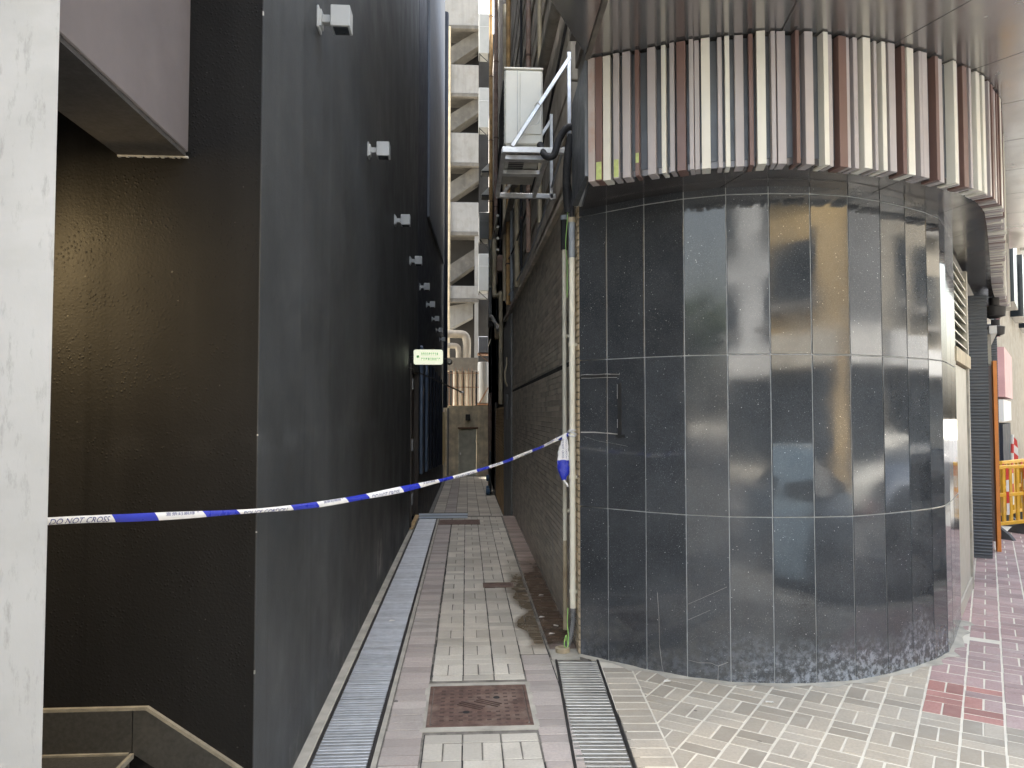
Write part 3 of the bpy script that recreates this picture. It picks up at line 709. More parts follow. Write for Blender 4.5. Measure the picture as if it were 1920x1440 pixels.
# ================================================================== GRANITE CORNER
gw = thing('granite_wall', 'curved black granite corner wall between the alley and the street', 'wall', (2.0, 4.8, 0))
core = [(p.x, p.y) for p in [Vector((x, y, 0)) for x, y in W_PTS]]
inner = []
for i, (x, y) in enumerate(W_PTS):
    p, d, n_ = wp.at(wp.L[min(i * 16, len(wp.L) - 1)]); inner.append((p.x - n_.x * .005, p.y - n_.y * .005))
inner[0] = (.835, 5.30)
rel(MB().prism(inner + [(4.0, 6.3), (2.5, 7), (.835, 7)], -1.3, 3.185).build('core', MAT['grout'], gw), gw)
ZR = [0.0, 1.042, 2.076, 3.112, 3.188]
for i in range(len(W_PTS) - 1):
    a, b = Vector((*W_PTS[i], 0)), Vector((*W_PTS[i + 1], 0)); d = (b - a).normalized(); nn = Vector((d.y, -d.x, 0))
    L = (b - a).length; g = .0036 if i < 9 else .0022
    for r_ in range(4):
        z0, z1 = ZR[r_] + .0035, ZR[r_ + 1] - .0035
        if r_ == 0: z0 = -.02
        c = (a + b) / 2 - nn * .010; c.z = (z0 + z1) / 2
        m = MB(); m.obox((0, 0, 0), (L - 2 * g, .022, z1 - z0), math.atan2(d.y, d.x) + R(random.uniform(-.35, .35)), .0015, rx=R(random.uniform(-.12, .12)))
        o = m.build('granite_panel', MAT['granite'], gw); o.location = c - gw.location
def on_granite(x_, z_, off=.0025):                   # point on facet at plan x
    for i in range(len(W_PTS) - 1):
        (xa, ya), (xb, yb) = W_PTS[i], W_PTS[i + 1]
        if xa <= x_ <= xb:
            t = (x_ - xa) / (xb - xa); d = Vector((xb - xa, yb - ya, 0)).normalized()
            return Vector((x_ + d.y * off, ya + (yb - ya) * t - d.x * off, z_))
def ribbon(pts, w0, mat, name):
    m = MB(); P = [on_granite(x, z) for x, z in pts]
    for i in range(len(P) - 1):
        d = (P[i + 1] - P[i]).normalized(); s_ = Vector((-d.z * .75, d.z * -.0, abs(d.x) + .2)).normalized() if abs(d.z) < .8 else Vector((.92, -.1, 0))
        wa = w0 * random.uniform(.35, .8); wb = w0 * random.uniform(.35, .8)
        m.add([P[i] - s_ * wa, P[i + 1] - s_ * wb, P[i + 1] + s_ * wb, P[i] + s_ * wa], [[0, 1, 2, 3]])
    return rel(m.build(name, MAT[mat], gw), gw)
ribbon([(1.43, .115), (1.49, .105), (1.56, .112), (1.60, .098), (1.655, .128)], .002, 'white_crack', 'crack')
ribbon([(1.602, .10), (1.600, .05), (1.598, .0)], .002, 'white_crack', 'crack')
ribbon([(1.262, .52), (1.27, .36), (1.272, .18), (1.285, .05), (1.295, .0)], .0018, 'white_crack', 'crack')
ribbon([(1.432, .47), (1.52, .52), (1.655, .60)], .0012, 'white_crack', 'scratch')
ribbon([(1.432, .37), (1.50, .41), (1.56, .445)], .0012, 'white_crack', 'scratch')
ribbon([(.84, 1.535), (.93, 1.505), (1.03, 1.49), (1.10, 1.475)], .0008, 'white_crack', 'scratch')
ribbon([(.815, 1.565), (.90, 1.567), (.974, 1.562), (.985, 1.562), (1.045, 1.556)], .006, 'white_crack', 'crack')
# cut access hatch with black tape round it
def gplate(x0, x1, z0, z1, mat, name, th=.004):
    m = MB(); a, b = on_granite(x0, z0, .001), on_granite(x1, z0, .001); c, d = on_granite(x1, z1, .001), on_granite(x0, z1, .001)
    m.sheet([a, b, c, d], tuple((on_granite((x0 + x1) / 2, 0, th) - on_granite((x0 + x1) / 2, 0, 0)))); return rel(m.build(name, MAT[mat], gw), gw)
gplate(.82, .972, 1.955, 1.968, 'channel', 'hatch_slot', .007); gplate(.984, 1.05, 1.953, 1.966, 'channel', 'hatch_slot')
ribbon([(.815, 1.972), (.85, 1.975), (.90, 1.971), (.974, 1.974), (1.0, 1.971), (1.055, 1.968)], .0035, 'white_crack', 'chipped_edge')
ribbon([(.82, 1.950), (.88, 1.948), (.974, 1.950), (1.04, 1.947)], .0025, 'white_crack', 'chipped_edge')
gplate(1.039, 1.0425, 1.60, 1.66, 'grout', 'chipped_edge', .003); gplate(1.0395, 1.0425, 1.80, 1.90, 'grout', 'chipped_edge', .003)
gplate(1.043, 1.064, 1.53, 1.905, 'channel', 'hatch_hinge', .006)
gplate(1.03, 1.082, 1.535, 1.555, 'channel', 'hatch_catch', .008)
# edge trim at the alley corner
for k in range(64):
    z = k * .05
    o = MB().box(.798, .822, 5.30, 5.43, z + .002, z + .047, .006).build('corner_tile', MAT['tile_sand'], gw); rel(o, gw)
    if z > 3.1: break

# ================================================================== SLATTED FASCIA AND CANOPY
fa = thing('slatted_fascia', 'band of cream mauve and brown upright slats curving over the granite corner', 'fascia', (2, 4.4, 3.15))
SL = [(0.03, .045, 'R'), (.077, .043, 'B'), (.127, .047, 'C'), (.189, .036, 'M'), (.252, .049, 'M'), (.319, .025, 'B'), (.407, .049, 'M'), (.481, .027, 'C'), (.533, .029, 'M'),
      (.588, .052, 'B'), (.648, .026, 'M'), (.68, .028, 'M'), (.731, .051, 'C'), (.813, .025, 'M'), (.856, .027, 'C'), (.925, .05, 'M'), (.989, .025, 'B'), (1.045, .05, 'C'),
      (1.116, .025, 'M'), (1.162, .048, 'M'), (1.253, .023, 'B'), (1.329, .052, 'M'), (1.431, .031, 'C'), (1.476, .028, 'M'), (1.55, .055, 'B'), (1.596, .029, 'M'), (1.643, .03, 'M'),
      (1.715, .055, 'C'), (1.782, .023, 'M'), (1.842, .032, 'C'), (1.909, .052, 'M'), (2.007, .031, 'B'), (2.055, .055, 'C'), (2.144, .024, 'M'), (2.181, .047, 'M'), (2.301, .03, 'B'),
      (2.353, .051, 'M'), (2.478, .034, 'C'), (2.512, .025, 'M'), (2.604, .055, 'B'), (2.664, .026, 'M'), (2.758, .052, 'C'), (2.844, .044, 'C'), (2.887, .032, 'M'), (2.96, .03, 'M'), (3.053, .045, 'B')]
s_ = 3.12
while s_ < RING.L[-1] - .05:
    w_ = random.choice((.05, .05, .027)); SL.append((s_ + w_ / 2, w_, random.choice('CCMMMMB'))); s_ += w_ + random.choice((.012, .02, .035))
DEEP = {}
for i, (s_, w_, c) in enumerate(SL):
    p, d, n_ = RING.at(s_)
    pro = {'R': .0, 'C': .0, 'M': -.012, 'B': -.008}[c] + random.choice((0, 0, -.012, .008))
    depth = .12 + pro; ctr = p + n_ * (pro - depth / 2)
    top = 3.935 + random.uniform(-.004, .004)
    m = MB().obox((0, 0, 0), (w_, depth, top - 3.148), math.atan2(d.y, d.x), .0018)
    o = m.build('slat', MAT['slat_' + c], fa); o.location = Vector((ctr.x, ctr.y, (top + 3.148) / 2 + random.uniform(-.003, .003))) - fa.location
    if i in (1, 3, 5):
        mm = MB().obox((0, 0, 0), (w_ * .8, .0012, .11 if i != 5 else .06), math.atan2(d.y, d.x)); q = p + n_ * (pro + .0012); q.z = 3.21 + (.05 if i == 5 else 0)
        oo = mm.build('sticker', MAT['sticker'], o); oo.location = q - Vector((ctr.x, ctr.y, o.location.z + fa.location.z))
# backing and lower soffit in panels
def band(path, s0, s1, o_in, o_out, z0, z1, n=8, inner=None):
    A = [path.off(s0 + (s1 - s0) * i / n, o_out) for i in range(n + 1)]
    if inner: B = [inner(s0 + (s1 - s0) * i / n) for i in range(n + 1)]
    else: B = [path.off(s0 + (s1 - s0) * i / n, o_in) for i in range(n + 1)]
    m = MB(); vs_ = []; fs = []
    for a, b in zip(A, B): vs_ += [(a.x, a.y, z0), (b.x, b.y, z0), (a.x, a.y, z1), (b.x, b.y, z1)]
    for i in range(n):
        k = 4 * i
        fs += [[k, k + 1, k + 5, k + 4], [k + 2, k + 6, k + 7, k + 3], [k, k + 4, k + 6, k + 2], [k + 1, k + 3, k + 7, k + 5]]
    fs += [[0, 2, 3, 1], [4 * n, 4 * n + 1, 4 * n + 3, 4 * n + 2]]
    return m.add(vs_, fs)
WLEN = wp.L[-1]
wfull = Path2(W_PTS + [FP(1.5, -.02), FP(3, -.03), FP(5, -.05), FP(6.6, -.06)])
def wall_in(s_): return wfull.off(wfull.L[-1] * (s_ / RING.L[-1]) ** 1.02, -.03)
rel(band(RING, 0.0, RING.L[-1] - .01, -.30, -.058, 3.20, 3.932, 120).build('backing', MAT['fascia_back'], fa, True), fa)
rel(MB().prism([(.742, 4.60), (.772, 4.60), (.80, 5.28), (.758, 5.28)], 3.19, 3.93).build('end_plate', MAT['fascia_back'], fa), fa)
SEAM = [0, 1.02, 2.1, 3.0, 3.9, 4.8, 5.7, 6.6, RING.L[-1] - .01]
for a, b in zip(SEAM[:-1], SEAM[1:]):
    rel(band(RING, a + .003, b - .003, 0, -.06, 3.160, 3.198, 10, wall_in).build('soffit_panel', MAT['soffit'], fa, True), fa)
# upper canopy
cp = thing('canopy', 'dark bronze metal canopy overhanging the slatted band', 'canopy', (2, 4, 3.95))
SE2 = [0, 1.17, 1.94, 2.72, 3.5, 4.4, 5.3, 6.2, 7.1, RING.L[-1] - .01]
OV = .80
for a, b in zip(SE2[:-1], SE2[1:]):
    rel(band(RING, a + .004, b - .004, -.5, OV, 3.945, 3.965, 10).build('soffit_panel', MAT['canopy'], cp, True), cp)
rel(band(RING, 0, RING.L[-1] - .01, -.5, OV - .01, 3.968, 4.30, 60).build('deck', MAT['seam'], cp), cp)
tr = MB()
p0, d0, n0 = RING.at(0); q0, q1 = RING.off(0, OV + .02), Vector((.775, 5.5, 0))
tr.bar((.745, q0.y - .05, 3.98), (.765, 4.95, 3.98), .03, .10); tr.bar((.725, q0.y - .05, 4.12), (.745, 4.95, 4.12), .02, .16); tr.bar((.70, q0.y - .05, 4.26), (.72, 4.95, 4.26), .05, .06)
rel(tr.build('edge_trim', MAT['trim'], cp), cp)
fe = MB(); fe = band(RING, 0, RING.L[-1] - .01, OV, OV + .02, 3.94, 4.32, 60); rel(fe.build('fascia', MAT['trim'], cp), cp)

# building above and behind the canopy
ub = thing('corner_building', 'weathered concrete building above the canopy and along the alley', 'building', (2, 8, 3.5))
rel(MB().prism([(.86, 5.31), (.86, 29), (8, 29), FP(6.5, -.6), FP(1.2, -.6), (3.0, 5.5), (1.9, 5.15)], 4.32, 8.8).build('wall', MAT['concrete_mid'], ub), ub)
rel(MB().prism([(.86, 7.02), (.86, 29), (8, 29), FP(6.5, -.9), FP(1.2, -.9), (3, 7.02)], -1.3, 4.31).build('wall', MAT['dark_wall'], ub), ub)
z = 3.62; i = 0
while z < 9.6:
    h = random.uniform(.20, .42); pr = random.uniform(.0, .03)
    rel(MB().box(.812 - pr, .858, 5.31 + (.2 if z < 4.3 else 0), 15.0, z, z + h - .015, .006).build('board', MAT['board'], ub), ub); z += h; i += 1
rel(MB().box(.84, .859, 5.31, 15, 3.55, 9.6).build('board_backing', MAT['dark_wall'], ub), ub)

# ================================================================== TILED ALLEY WALL
tw = thing('tiled_wall', 'dark brown tiled wall along the right of the alley', 'wall', (.82, 9, 0))
rel(MB().box(.8125, .857, 5.31, 15.0, -.5, 3.56).build('core', MAT['tile_bed'], tw), tw)
TL, TH = .240, .0505
TILE = chamfer((.010, TL - .007, TH - .006), .0015)
tme = MB().add(*TILE).mesh('tile', MAT['tile'])
tiles = []
zrow = 0; z = .0
while z < 3.50:
    if not (2.055 < z + TH / 2 < 2.105):
        y = 5.46 + (TL / 2 if zrow % 2 else 0) - TL
        while y < 14.9:
            if y > 5.40 and y + TL < 14.95: tiles.append((y + TL / 2, z + TH / 2))
            y += TL
    z += TH; zrow += 1
tiles.sort(key=lambda t: t[0] + .25 * abs(t[1] - 1.3))
rest = MB()
for i, (y, z) in enumerate(tiles):
    x = .8095 + random.uniform(-.0012, .0012); ry = R(random.uniform(-.5, .5))
    if i < 300:
        o = link('tile', tme, tw); o.location = (x - tw.location.x, y - tw.location.y, z); o.rotation_euler = (0, ry, 0)
    else: rest.add(*TILE, Matrix.Translation((x, y, z)) @ Matrix.Rotation(ry, 4, 'Y'))
tag(rel(rest.build('far_tiles', MAT['tile'], tw), tw), kind='stuff')
rel(MB().box(.8095, .8135, 5.44, 14.95, 2.055, 2.107).build('dark_groove', MAT['channel'], tw), tw)
rel(MB().bar((.785, 5.75, 3.42), (.785, 15.2, 3.60), .05, .055, .004).build('ledge', MAT['board'], tw), tw)
ch = MB(); rr = random.Random(11)
for (y0, z0, ln_, wd) in ((6.55, 1.30, .35, .004), (6.62, 1.05, .5, .003), (6.9, .62, .45, .012), (6.35, .75, .2, .004), (8.6, 1.25, .25, .012)):
    z = z0; yy = y0
    for k in range(int(ln_ / .03)):
        ch.box(.8022, .8036, yy, yy + wd * 4 * rr.uniform(.4, 1.3), z - .026, z); z -= .03; yy += rr.uniform(-.012, .016)
rel(ch.build('chalk_scuffs', MAT['plaster'], tw), tw)
gp = tag(MB().box(.775, 1.0, 13.0, 15.4, -.5, 3.45, .01).build('grey_pillar', plain('grey_render_pillar', (.24, .235, .22), .8, 0, .2, 3, .2, 30, streak=.4)), 'narrow grey rendered pillar at the far end of the tiled wall', 'pillar')

# ================================================================== PIPES ON THE RIGHT WALL
def pipe(name, label, pts, r_, mat, clips=(), smooth=0, cat='pipe', group=None, clipmat=None, clipdir=(1, 0)):
    t = thing(name, label, cat, pts[0], group)
    rel(MB().tube(pts, r_, 12, smooth).build('tube', MAT[mat], t, True), t)
    for (x, y, z) in clips:
        m = MB().lathe([(r_ * 1.18, -.012), (r_ * 1.18, .012)], (x, y, z), 'Z', 12); m.box(x, x + .03 + r_, y - .012, y + .012, z - .008, z + .008)
        m.box(x + r_, x + r_ + .012, y - .04, y - .005, z - .010, z + .010)
        rel(m.build('clip', MAT[clipmat or mat], t), t)
    return t
t = pipe('conduit', 'thin cream conduit on the tiled wall, the farther of two', [(.764, 5.77, .10), (.764, 5.77, 3.02)], .0165, 'cream_pipe', [(.764, 5.77, z) for z in (.95, 2.30)])
rel(MB().tube([(.764, 5.77, 2.98), (.764, 5.77, 3.22)], .027, 12).build('sleeve', MAT['hose'], t, True), t)
rel(MB().lathe([(.029, 3.215), (.029, 3.25)], (.764, 5.77, 0), 'Z', 12).build('collar', MAT['grey_plastic'], t), t)
rel(MB().tube([(.764, 5.77, .04), (.764, 5.77, .72)], .0172, 12).build('rusty_foot', MAT['cream_old'], t, True), t)
t = pipe('drain_pipe', 'thick cream pipe beside the granite corner, tape tied round it', [(.772, 5.40, .30), (.772, 5.40, 2.86)], .0235, 'cream_pipe', [(.772, 5.40, z) for z in (.42, 1.24, 2.20)])
rel(MB().tube([(.772, 5.40, 2.84), (.772, 5.40, 3.12)], .025, 12).build('grey_section', MAT['grey_plastic'], t, True), t)
rel(MB().lathe([(.03, 3.10), (.03, 3.135)], (.772, 5.40, 0), 'Z', 12).build('collar', MAT['cream_old'], t), t)
rel(MB().tube([(.772, 5.40, 3.12), (.771, 5.40, 3.25), (.75, 5.46, 3.45)], .016, 10, 4).build('cable', MAT['hose'], t, True), t)
fl = [(.772, 5.40, .31), (.771, 5.40, .20), (.752, 5.39, .10), (.725, 5.38, .03)]
FP_ = crom(fl, 14); rs = [.021 if i % 2 else .018 for i in range(len(FP_))]
rel(MB().tube(FP_, .02, 12, 0, rs).build('flexible_foot', MAT['flex'], t, True), t)
rel(MB().lathe([(.05, 0), (.052, .03), (.034, .034), (.034, .0)], (.69, 5.36, .002), 'Z', 16).build('floor_socket', MAT['cream_old'], t, True), t)
gwv = pipe('earth_wire', 'loose green and yellow wire dangling beside the thick cream pipe', [(.735, 5.40, .30), (.728, 5.38, .20), (.735, 5.37, .08), (.72, 5.35, .03), (.70, 5.34, .06), (.715, 5.35, .12), (.728, 5.36, .05)], .0035, 'green_wire', (), 8, 'wire')
rel(MB().tube([(.738, 5.415, 2.55), (.738, 5.415, 2.8), (.728, 5.41, 2.95), (.742, 5.40, 3.2), (.72, 5.40, 3.32)], .0024, 6, 8).build('upper_run', MAT['green_wire'], gwv, True), gwv)
pipe('service_pipe', 'dark horizontal service pipe high on the boarded wall', [(.735, 5.4, 5.03), (.735, 15.0, 5.25)], .052, 'dark_wall', (), 0)
pipe('vertical_pipe', 'cream upright pipe on the boarded wall behind the air conditioner', [(.75, 14.5, 3.9), (.75, 14.5, 9.8)], .045, 'cream_old')
pipe('vertical_pipe', 'dull green brown pipe running down the boarded wall below the air conditioner', [(.77, 11.2, 3.6), (.77, 11.2, 5.6)], .045, 'cream_old')
pipe('vertical_pipe', 'thin grey pipe low on the boarded wall near the conduit ledge', [(.77, 12.6, 3.6), (.77, 12.6, 5.2)], .03, 'grey_plastic')
for y, r_, mt, lb_ in ((7.6, .022, 'cream_old', 'thin cream stained pipe rising up the boarded wall just past the air conditioner'), (9.0, .03, 'rust_pipe', 'rust stained pipe rising up the boarded wall'), (10.2, .018, 'hose', 'thin black pipe rising up the boarded wall'), (13.4, .04, 'ochre_pipe', 'ochre pipe rising up the far end of the boarded wall')):
    pipe('vertical_pipe', lb_, [(.755, y, 3.66), (.755, y, 9.5)], r_, mt, [(.755, y, z) for z in (4.4, 6.1, 7.8)], 0, 'pipe', None, 'rust')
fw = tag(MB().box(.86, 1.6, 15.42, 29, -1.3, 13.2).build('rear_wall', MAT['dark_wall']), 'sooty rear wall along the far right of the alley', 'wall')
pipe('rust_pipe', 'ochre rusty downpipe on the far right wall', [(.74, 22.7, 6.4), (.74, 22.7, 15)], .055, 'ochre_pipe', [(.74, 22.7, z) for z in (8.2, 10.1, 12.1, 14.0)], 0, 'pipe', None, 'rust')
pipe('rust_pipe', 'mauve rust stained downpipe next to the ochre one', [(.75, 19.0, 5.0), (.75, 19.0, 13)], .052, 'rust_pipe', [(.75, 19.0, z) for z in (7.0, 8.8, 10.8)], 0, 'pipe', None, 'rust')
pipe('bent_pipe', 'cream yellow pipe with an elbow, low on the far right wall', [(.62, 16.6, 5.6), (.62, 16.6, 4.45), (.65, 16.5, 4.30), (.72, 16.2, 4.27), (.75, 16.2, 4.1), (.75, 16.2, 1.9)], .048, 'cream_old', [(.75, 16.2, 3.55), (.75, 16.2, 2.1)], 4)
pipe('bent_pipe', 'pale pipe with a dogleg bend on the far right wall', [(.70, 21.8, 6.8), (.70, 21.8, 4.6), (.71, 20.8, 4.4), (.76, 17.2, 3.62)], .05, 'concrete_white', (), 4)
for i in range(4):
    pipe('conduit', ['lowest', 'second lowest', 'third lowest', 'topmost'][i] + ' of four pale slanting conduits crossing the rust pipes', [(.66, 20.6, 5.2 + i * .28), (.67, 20.4, 5.35 + i * .28), (.76, 18.1, 5.7 + i * .28)], .035, 'cream_pipe', (), 3, 'pipe', 'four slanting conduits')
hs = pipe('hose', 'short pale hose curling from the far right wall', [(.76, 14.0, 2.75), (.755, 13.95, 2.6), (.72, 13.9, 2.45), (.73, 13.9, 2.3), (.77, 13.9, 2.2)], .018, 'cream_old', (), 6, 'hose')
pipe('thin_pipe', 'thin pale pipe stub below the curling hose', [(.76, 13.8, 2.05), (.76, 13.8, 1.6)], .016, 'concrete_white')
pipe('vertical_pipe', 'rust brown downpipe beside the ochre shutter, reaching the alley floor', [(.70, 22.0, zf(22)), (.70, 22.0, 2.3)], .055, 'rust_pipe')
for i, (y, z0, z1, lb_) in enumerate(((17.6, 2.3, 9.0, 'nearest of the thin black cables down the sooty rear wall'), (20.0, 2.5, 10.5, 'middle thin black cable down the sooty rear wall'), (24.4, 2.2, 12.5, 'farthest thin black cable down the sooty rear wall'))):
    pipe('cable', lb_, [(.83, y, z0), (.80, y + .05, (z0 + z1) / 2), (.83, y, z1)], .016, 'hose', (), 4, 'cable')
pipe('cable', 'slack dark cable slung along the boarded wall under the service pipe', [(.765, 5.6, 4.70), (.76, 8, 4.35), (.76, 11, 4.3), (.765, 14.8, 4.62)], .012, 'hose', (), 6, 'cable')
pipe('cable', 'second slack cable slung along the boarded wall, just above the ledge', [(.765, 5.8, 3.80), (.76, 8.4, 3.62), (.76, 12, 3.74), (.765, 14.9, 3.95)], .010, 'grey_plastic', (), 6, 'cable')
for i, (y, z, lb_) in enumerate(((16.9, 5.1, 'rust stained junction box low on the sooty rear wall'), (18.2, 3.7, 'small pale junction box beside the bent cream pipe'), (23.6, 4.6, 'far dark junction box on the sooty rear wall'))):
    t = thing('junction_box', lb_, 'junction box', (.80, y, z)); MB().box(-.10, .055, -.14, .14, -.18, .18, .012).build('case', MAT[('rust_pipe', 'cream_old', 'iron')[i]], t); MB().box(-.108, -.1005, -.11, .11, -.15, .15, .003).build('cover', MAT[('rust_pipe', 'cream_old', 'iron')[i]], t)
sh = thing('roller_shutter', 'ochre ribbed shutter on the far right of the alley', 'shutter', (.82, 18, -.55))
for i in range(34):
    rel(MB().box(.815, .858, 15.6, 20.6, -.54 + i * .07, -.475 + i * .07, .008).build('slat', MAT['ochre_shutter'], sh), sh)
rel(MB().box(.795, .858, 20.62, 20.8, -.56, 2.0).build('jamb', MAT['trim'], sh), sh)
tr_ = thing('hand_trolley', 'folded dark hand trolley with blue wheels against the far right wall', 'trolley', (.66, 21.2, zf(21.2)))
for y, z in ((-.25, .10), (.55, .10), (.5, .42)):
    MB().lathe([(.02, -.06), (.085, -.05), (.095, -.02), (.095, .02), (.085, .05), (.02, .06)], (-.05 if y < 0 else -.02, y, z), 'X', 14).build('wheel', MAT['blue_wheel'], tr_, True)
MB().box(.0, .05, -.3, .6, .05, .75, .01).build('deck', MAT['iron'], tr_)
MB().tube([(.02, .5, .7), (.03, .5, 1.2), (.03, -.2, 1.2), (.02, -.2, .7)], .018, 8).build('handle', MAT['rubber'], tr_, True)

# ================================================================== AIR CONDITIONER ON ITS BRACKET
br = thing('ac_bracket', 'galvanised angle bracket holding the near air conditioner off the wall', 'bracket', (.8, 5.45, 3.65))
def part(name, m, mat, p, smooth=False): return rel(m.build(name, MAT[mat], p, smooth), p)
for y in (5.46, 6.62): part('wall_post', MB().box(.748, .776, y - .02, y + .02, 3.62, 4.40, .002), 'alu', br)
part('crossbar', MB().box(.262, .80, 5.44, 5.475, 3.63, 3.672, .003), 'alu', br)
part('crossbar', MB().box(.262, .80, 6.60, 6.64, 3.63, 3.672, .003), 'alu', br)
for y, w_ in ((5.60, .07), (5.95, .07)): part('crossbar', MB().box(.29, .60, y, y + w_, 3.632, 3.668, .003), 'alu', br)
for x in (.27, .60): part('rail', MB().box(x - .012, x + .022, 5.478, 6.598, 3.633, 3.666, .003), 'alu', br)
for y in (5.45, 6.63): part('strut', MB().bar((.335, y, 3.675), (.768, y, 4.36), .030, .030, .003), 'alu', br)
part('tie_wire', MB().tube([(.50, 5.44, 3.98), (.53, 5.43, 4.0), (.55, 5.44, 3.95), (.53, 5.43, 3.85), (.47, 5.44, 3.83)], .003, 5, 5), 'steel_dull', br)
ac = thing('air_conditioner', 'large white air conditioner on the near galvanised bracket', 'air conditioner', (.42, 5.95, 3.675))
part('casing', MB().box(.283, .573, 5.53, 6.38, 3.72, 4.295, .012), 'ac', ac)
part('lid', MB().box(.280, .577, 5.526, 6.384, 4.297, 4.312, .004), 'ac', ac)
part('side_cover', MB().box(.40, .56, 5.522, 5.5305, 3.80, 4.27, .002), 'ac', ac)
part('seam', MB().box(.378, .382, 5.5275, 5.5302, 3.73, 4.29), 'grout', ac)
part('base', MB().box(.290, .566, 5.54, 6.37, 3.675, 3.718, .004), 'steel_dull', ac)
vn = MB()
for i in range(9): vn.box(.33, .45, 5.65 + i * .045, 5.67 + i * .045, 3.671, 3.6745)
part('drain_slots', vn, 'ac_dark', ac)
gr = MB()
for i in range(12): gr.box(.276, .2825, 5.6, 6.3, 3.78 + i * .04, 3.80 + i * .04)
part('fan_grille', gr, 'ac_dark', ac)
pipe('insulated_hose', 'black foam covered hose leaving the near air conditioner', [(.55, 5.52, 3.72), (.58, 5.42, 3.60), (.64, 5.40, 3.60), (.68, 5.40, 3.72), (.74, 5.38, 3.80), (.81, 5.35, 3.79)], .026, 'hose', (), 6, 'hose')
pipe('insulated_hose', 'black foam hose hanging down the corner below the bracket', [(.77, 5.36, 3.74), (.75, 5.37, 3.66), (.735, 5.38, 3.50), (.735, 5.40, 3.34), (.75, 5.42, 3.18)], .03, 'hose', (), 6, 'hose')

# far air conditioners and hoods
def far_ac(loc, label, sx=.4, sy=.9, sz=1.05):
    t = thing('air_conditioner', label, 'air conditioner', loc, 'far air conditioners at the alley end')
    MB().box(-sx / 2, sx / 2, 0, sy, 0, sz, .02).build('casing', MAT['ac_far'], t)
    MB().box(-sx / 2 + .03, sx / 2 - .03, -.012, -.002, sz * .66, sz * .67).build('seam', MAT['grout'], t)
    f = MB()
    for s_ in (-1, 1): f.box(s_ * (sx / 2 - .03) - .015, s_ * (sx / 2 - .03) + .015, .0, sy, -.05, -.005)
    f.bar((-sx / 2 + .02, 0, -.03), (sx / 2 + .02, 0, -.45), .03, .03)
    f.box(sx / 2 - .02, sx / 2 + .03, -.02, .05, -.5, .3)
    f.build('bracket', MAT['iron'], t); return t
far_ac((.62, 26.0, 7.82), 'cream far air conditioner beside the rust pipes at mid height', .36, .8, .95)
far_ac((.74, 31.6, 17.2), 'topmost grey air conditioner stacked beside the stair tower', .46, .8, 1.75)
far_ac((.74, 31.6, 13.95), 'second grey air conditioner stacked beside the stair tower', .46, .8, 1.75)
far_ac((.74, 31.6, 6.9), 'lowest grey air conditioner stacked beside the stair tower', .46, .8, 1.6)
for i, (z, lb_) in enumerate(((9.75, 'upper white hood over the far right wall'), (8.95, 'lower white hood over the far right wall'))):
    t = thing('vent_hood', lb_, 'vent hood', (.70, 24.5, z))
    MB().sheet([(-.22, 0, 0), (.1, 0, .32), (.1, 0, .0)], (0, .5, 0)).build('hood', MAT['ac'], t)
    MB().box(-.2, .1, .02, .48, -.06, -.003).build('opening', MAT['ac_dark'], t)

# ================================================================== END WALL, YARD AND STAIR TOWER
ew = thing('end_wall', 'stained concrete wall closing the far end of the alley', 'wall', (0, 29, -.75))
part('wall', MB().box(-.815, -.30, 29.0, 29.25, -1.3, 2.0), 'cement_dirty', ew)
part('wall', MB().box(.40, .858, 29.0, 29.25, -1.3, 2.0), 'cement_dirty', ew)
part('wall', MB().box(-.298, .398, 29.0, 29.25, 1.12, 2.0), 'cement_dirty', ew)
part('lintel', MB().box(-.32, .47, 28.93, 28.998, 1.10, 1.16, .005), 'rust_bar', ew)
part('wall_pipe', MB().tube([(-.70, 28.95, -.7), (-.70, 28.95, 1.9)], .04, 10), 'concrete_white', ew, True)
ed = thing('metal_door', 'grey green metal door in the end wall', 'door', (.05, 29.05, -.72))
part('leaf', MB().box(-.297, .397, 29.03, 29.10, -.74, 1.115), 'door_green', ed)
part('handle', MB().box(-.24, -.19, 29.02, 29.05, .10, .18, .004), 'white_paint', ed)
gk = MB(); 
for a, b in (((-.12, .85), (-.10, .62)), ((-.10, .62), (-.14, .58)), ((-.15, .5), (-.10, .52)), ((-.15, .5), (-.15, .36)), ((.22, .85), (.28, .72))): gk.bar((a[0], 29.046, a[1]), (b[0], 29.046, b[1]), .012, .004)
part('chalk_marks', gk, 'ochre_shutter', ed)
mb_ = tag(MB().box(-.02, .16, 28.88, 28.998, 1.42, 1.66, .01).build('meter_box', MAT['iron']), 'small dark meter box above the end wall door', 'meter box')
fe = thing('yard_fence', 'rusty bar fence on top of the end wall', 'fence', (-.15, 29.1, 2.0))
for i in range(11): part('bar', MB().tube([(-.78 + i * .125, 29.1, 1.99), (-.78 + i * .125, 29.1 + random.uniform(-.02, .02), 3.42 + random.uniform(-.08, .08))], .011, 6), 'rust_bar', fe)
for z in (2.7, 3.25): part('rail', MB().box(-.80, .50, 29.115, 29.135, z, z + .03), 'rust_bar', fe)
yd = thing('rear_yard_wall', 'grimy rear wall behind the bar fence', 'wall', (0, 32, 0))
part('parapet', MB().box(-.9, .48, 30.6, 30.8, 3.45, 3.98), 'concrete_mid', yd)
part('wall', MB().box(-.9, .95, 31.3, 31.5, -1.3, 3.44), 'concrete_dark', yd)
for i, (x, r_) in enumerate(((-.45, .09), (-.22, .11), (.08, .16), (.33, .06))): part('stack_pipe', MB().tube([(x, 30.95, -.5), (x, 30.95, 3.43)], r_, 12), 'duct', yd, True)
def duct(label, pts, r_):
    t = thing('duct', label, 'duct', pts[0]); part('tube', MB().tube(pts, r_, 16, 5), 'duct', t, True); return t
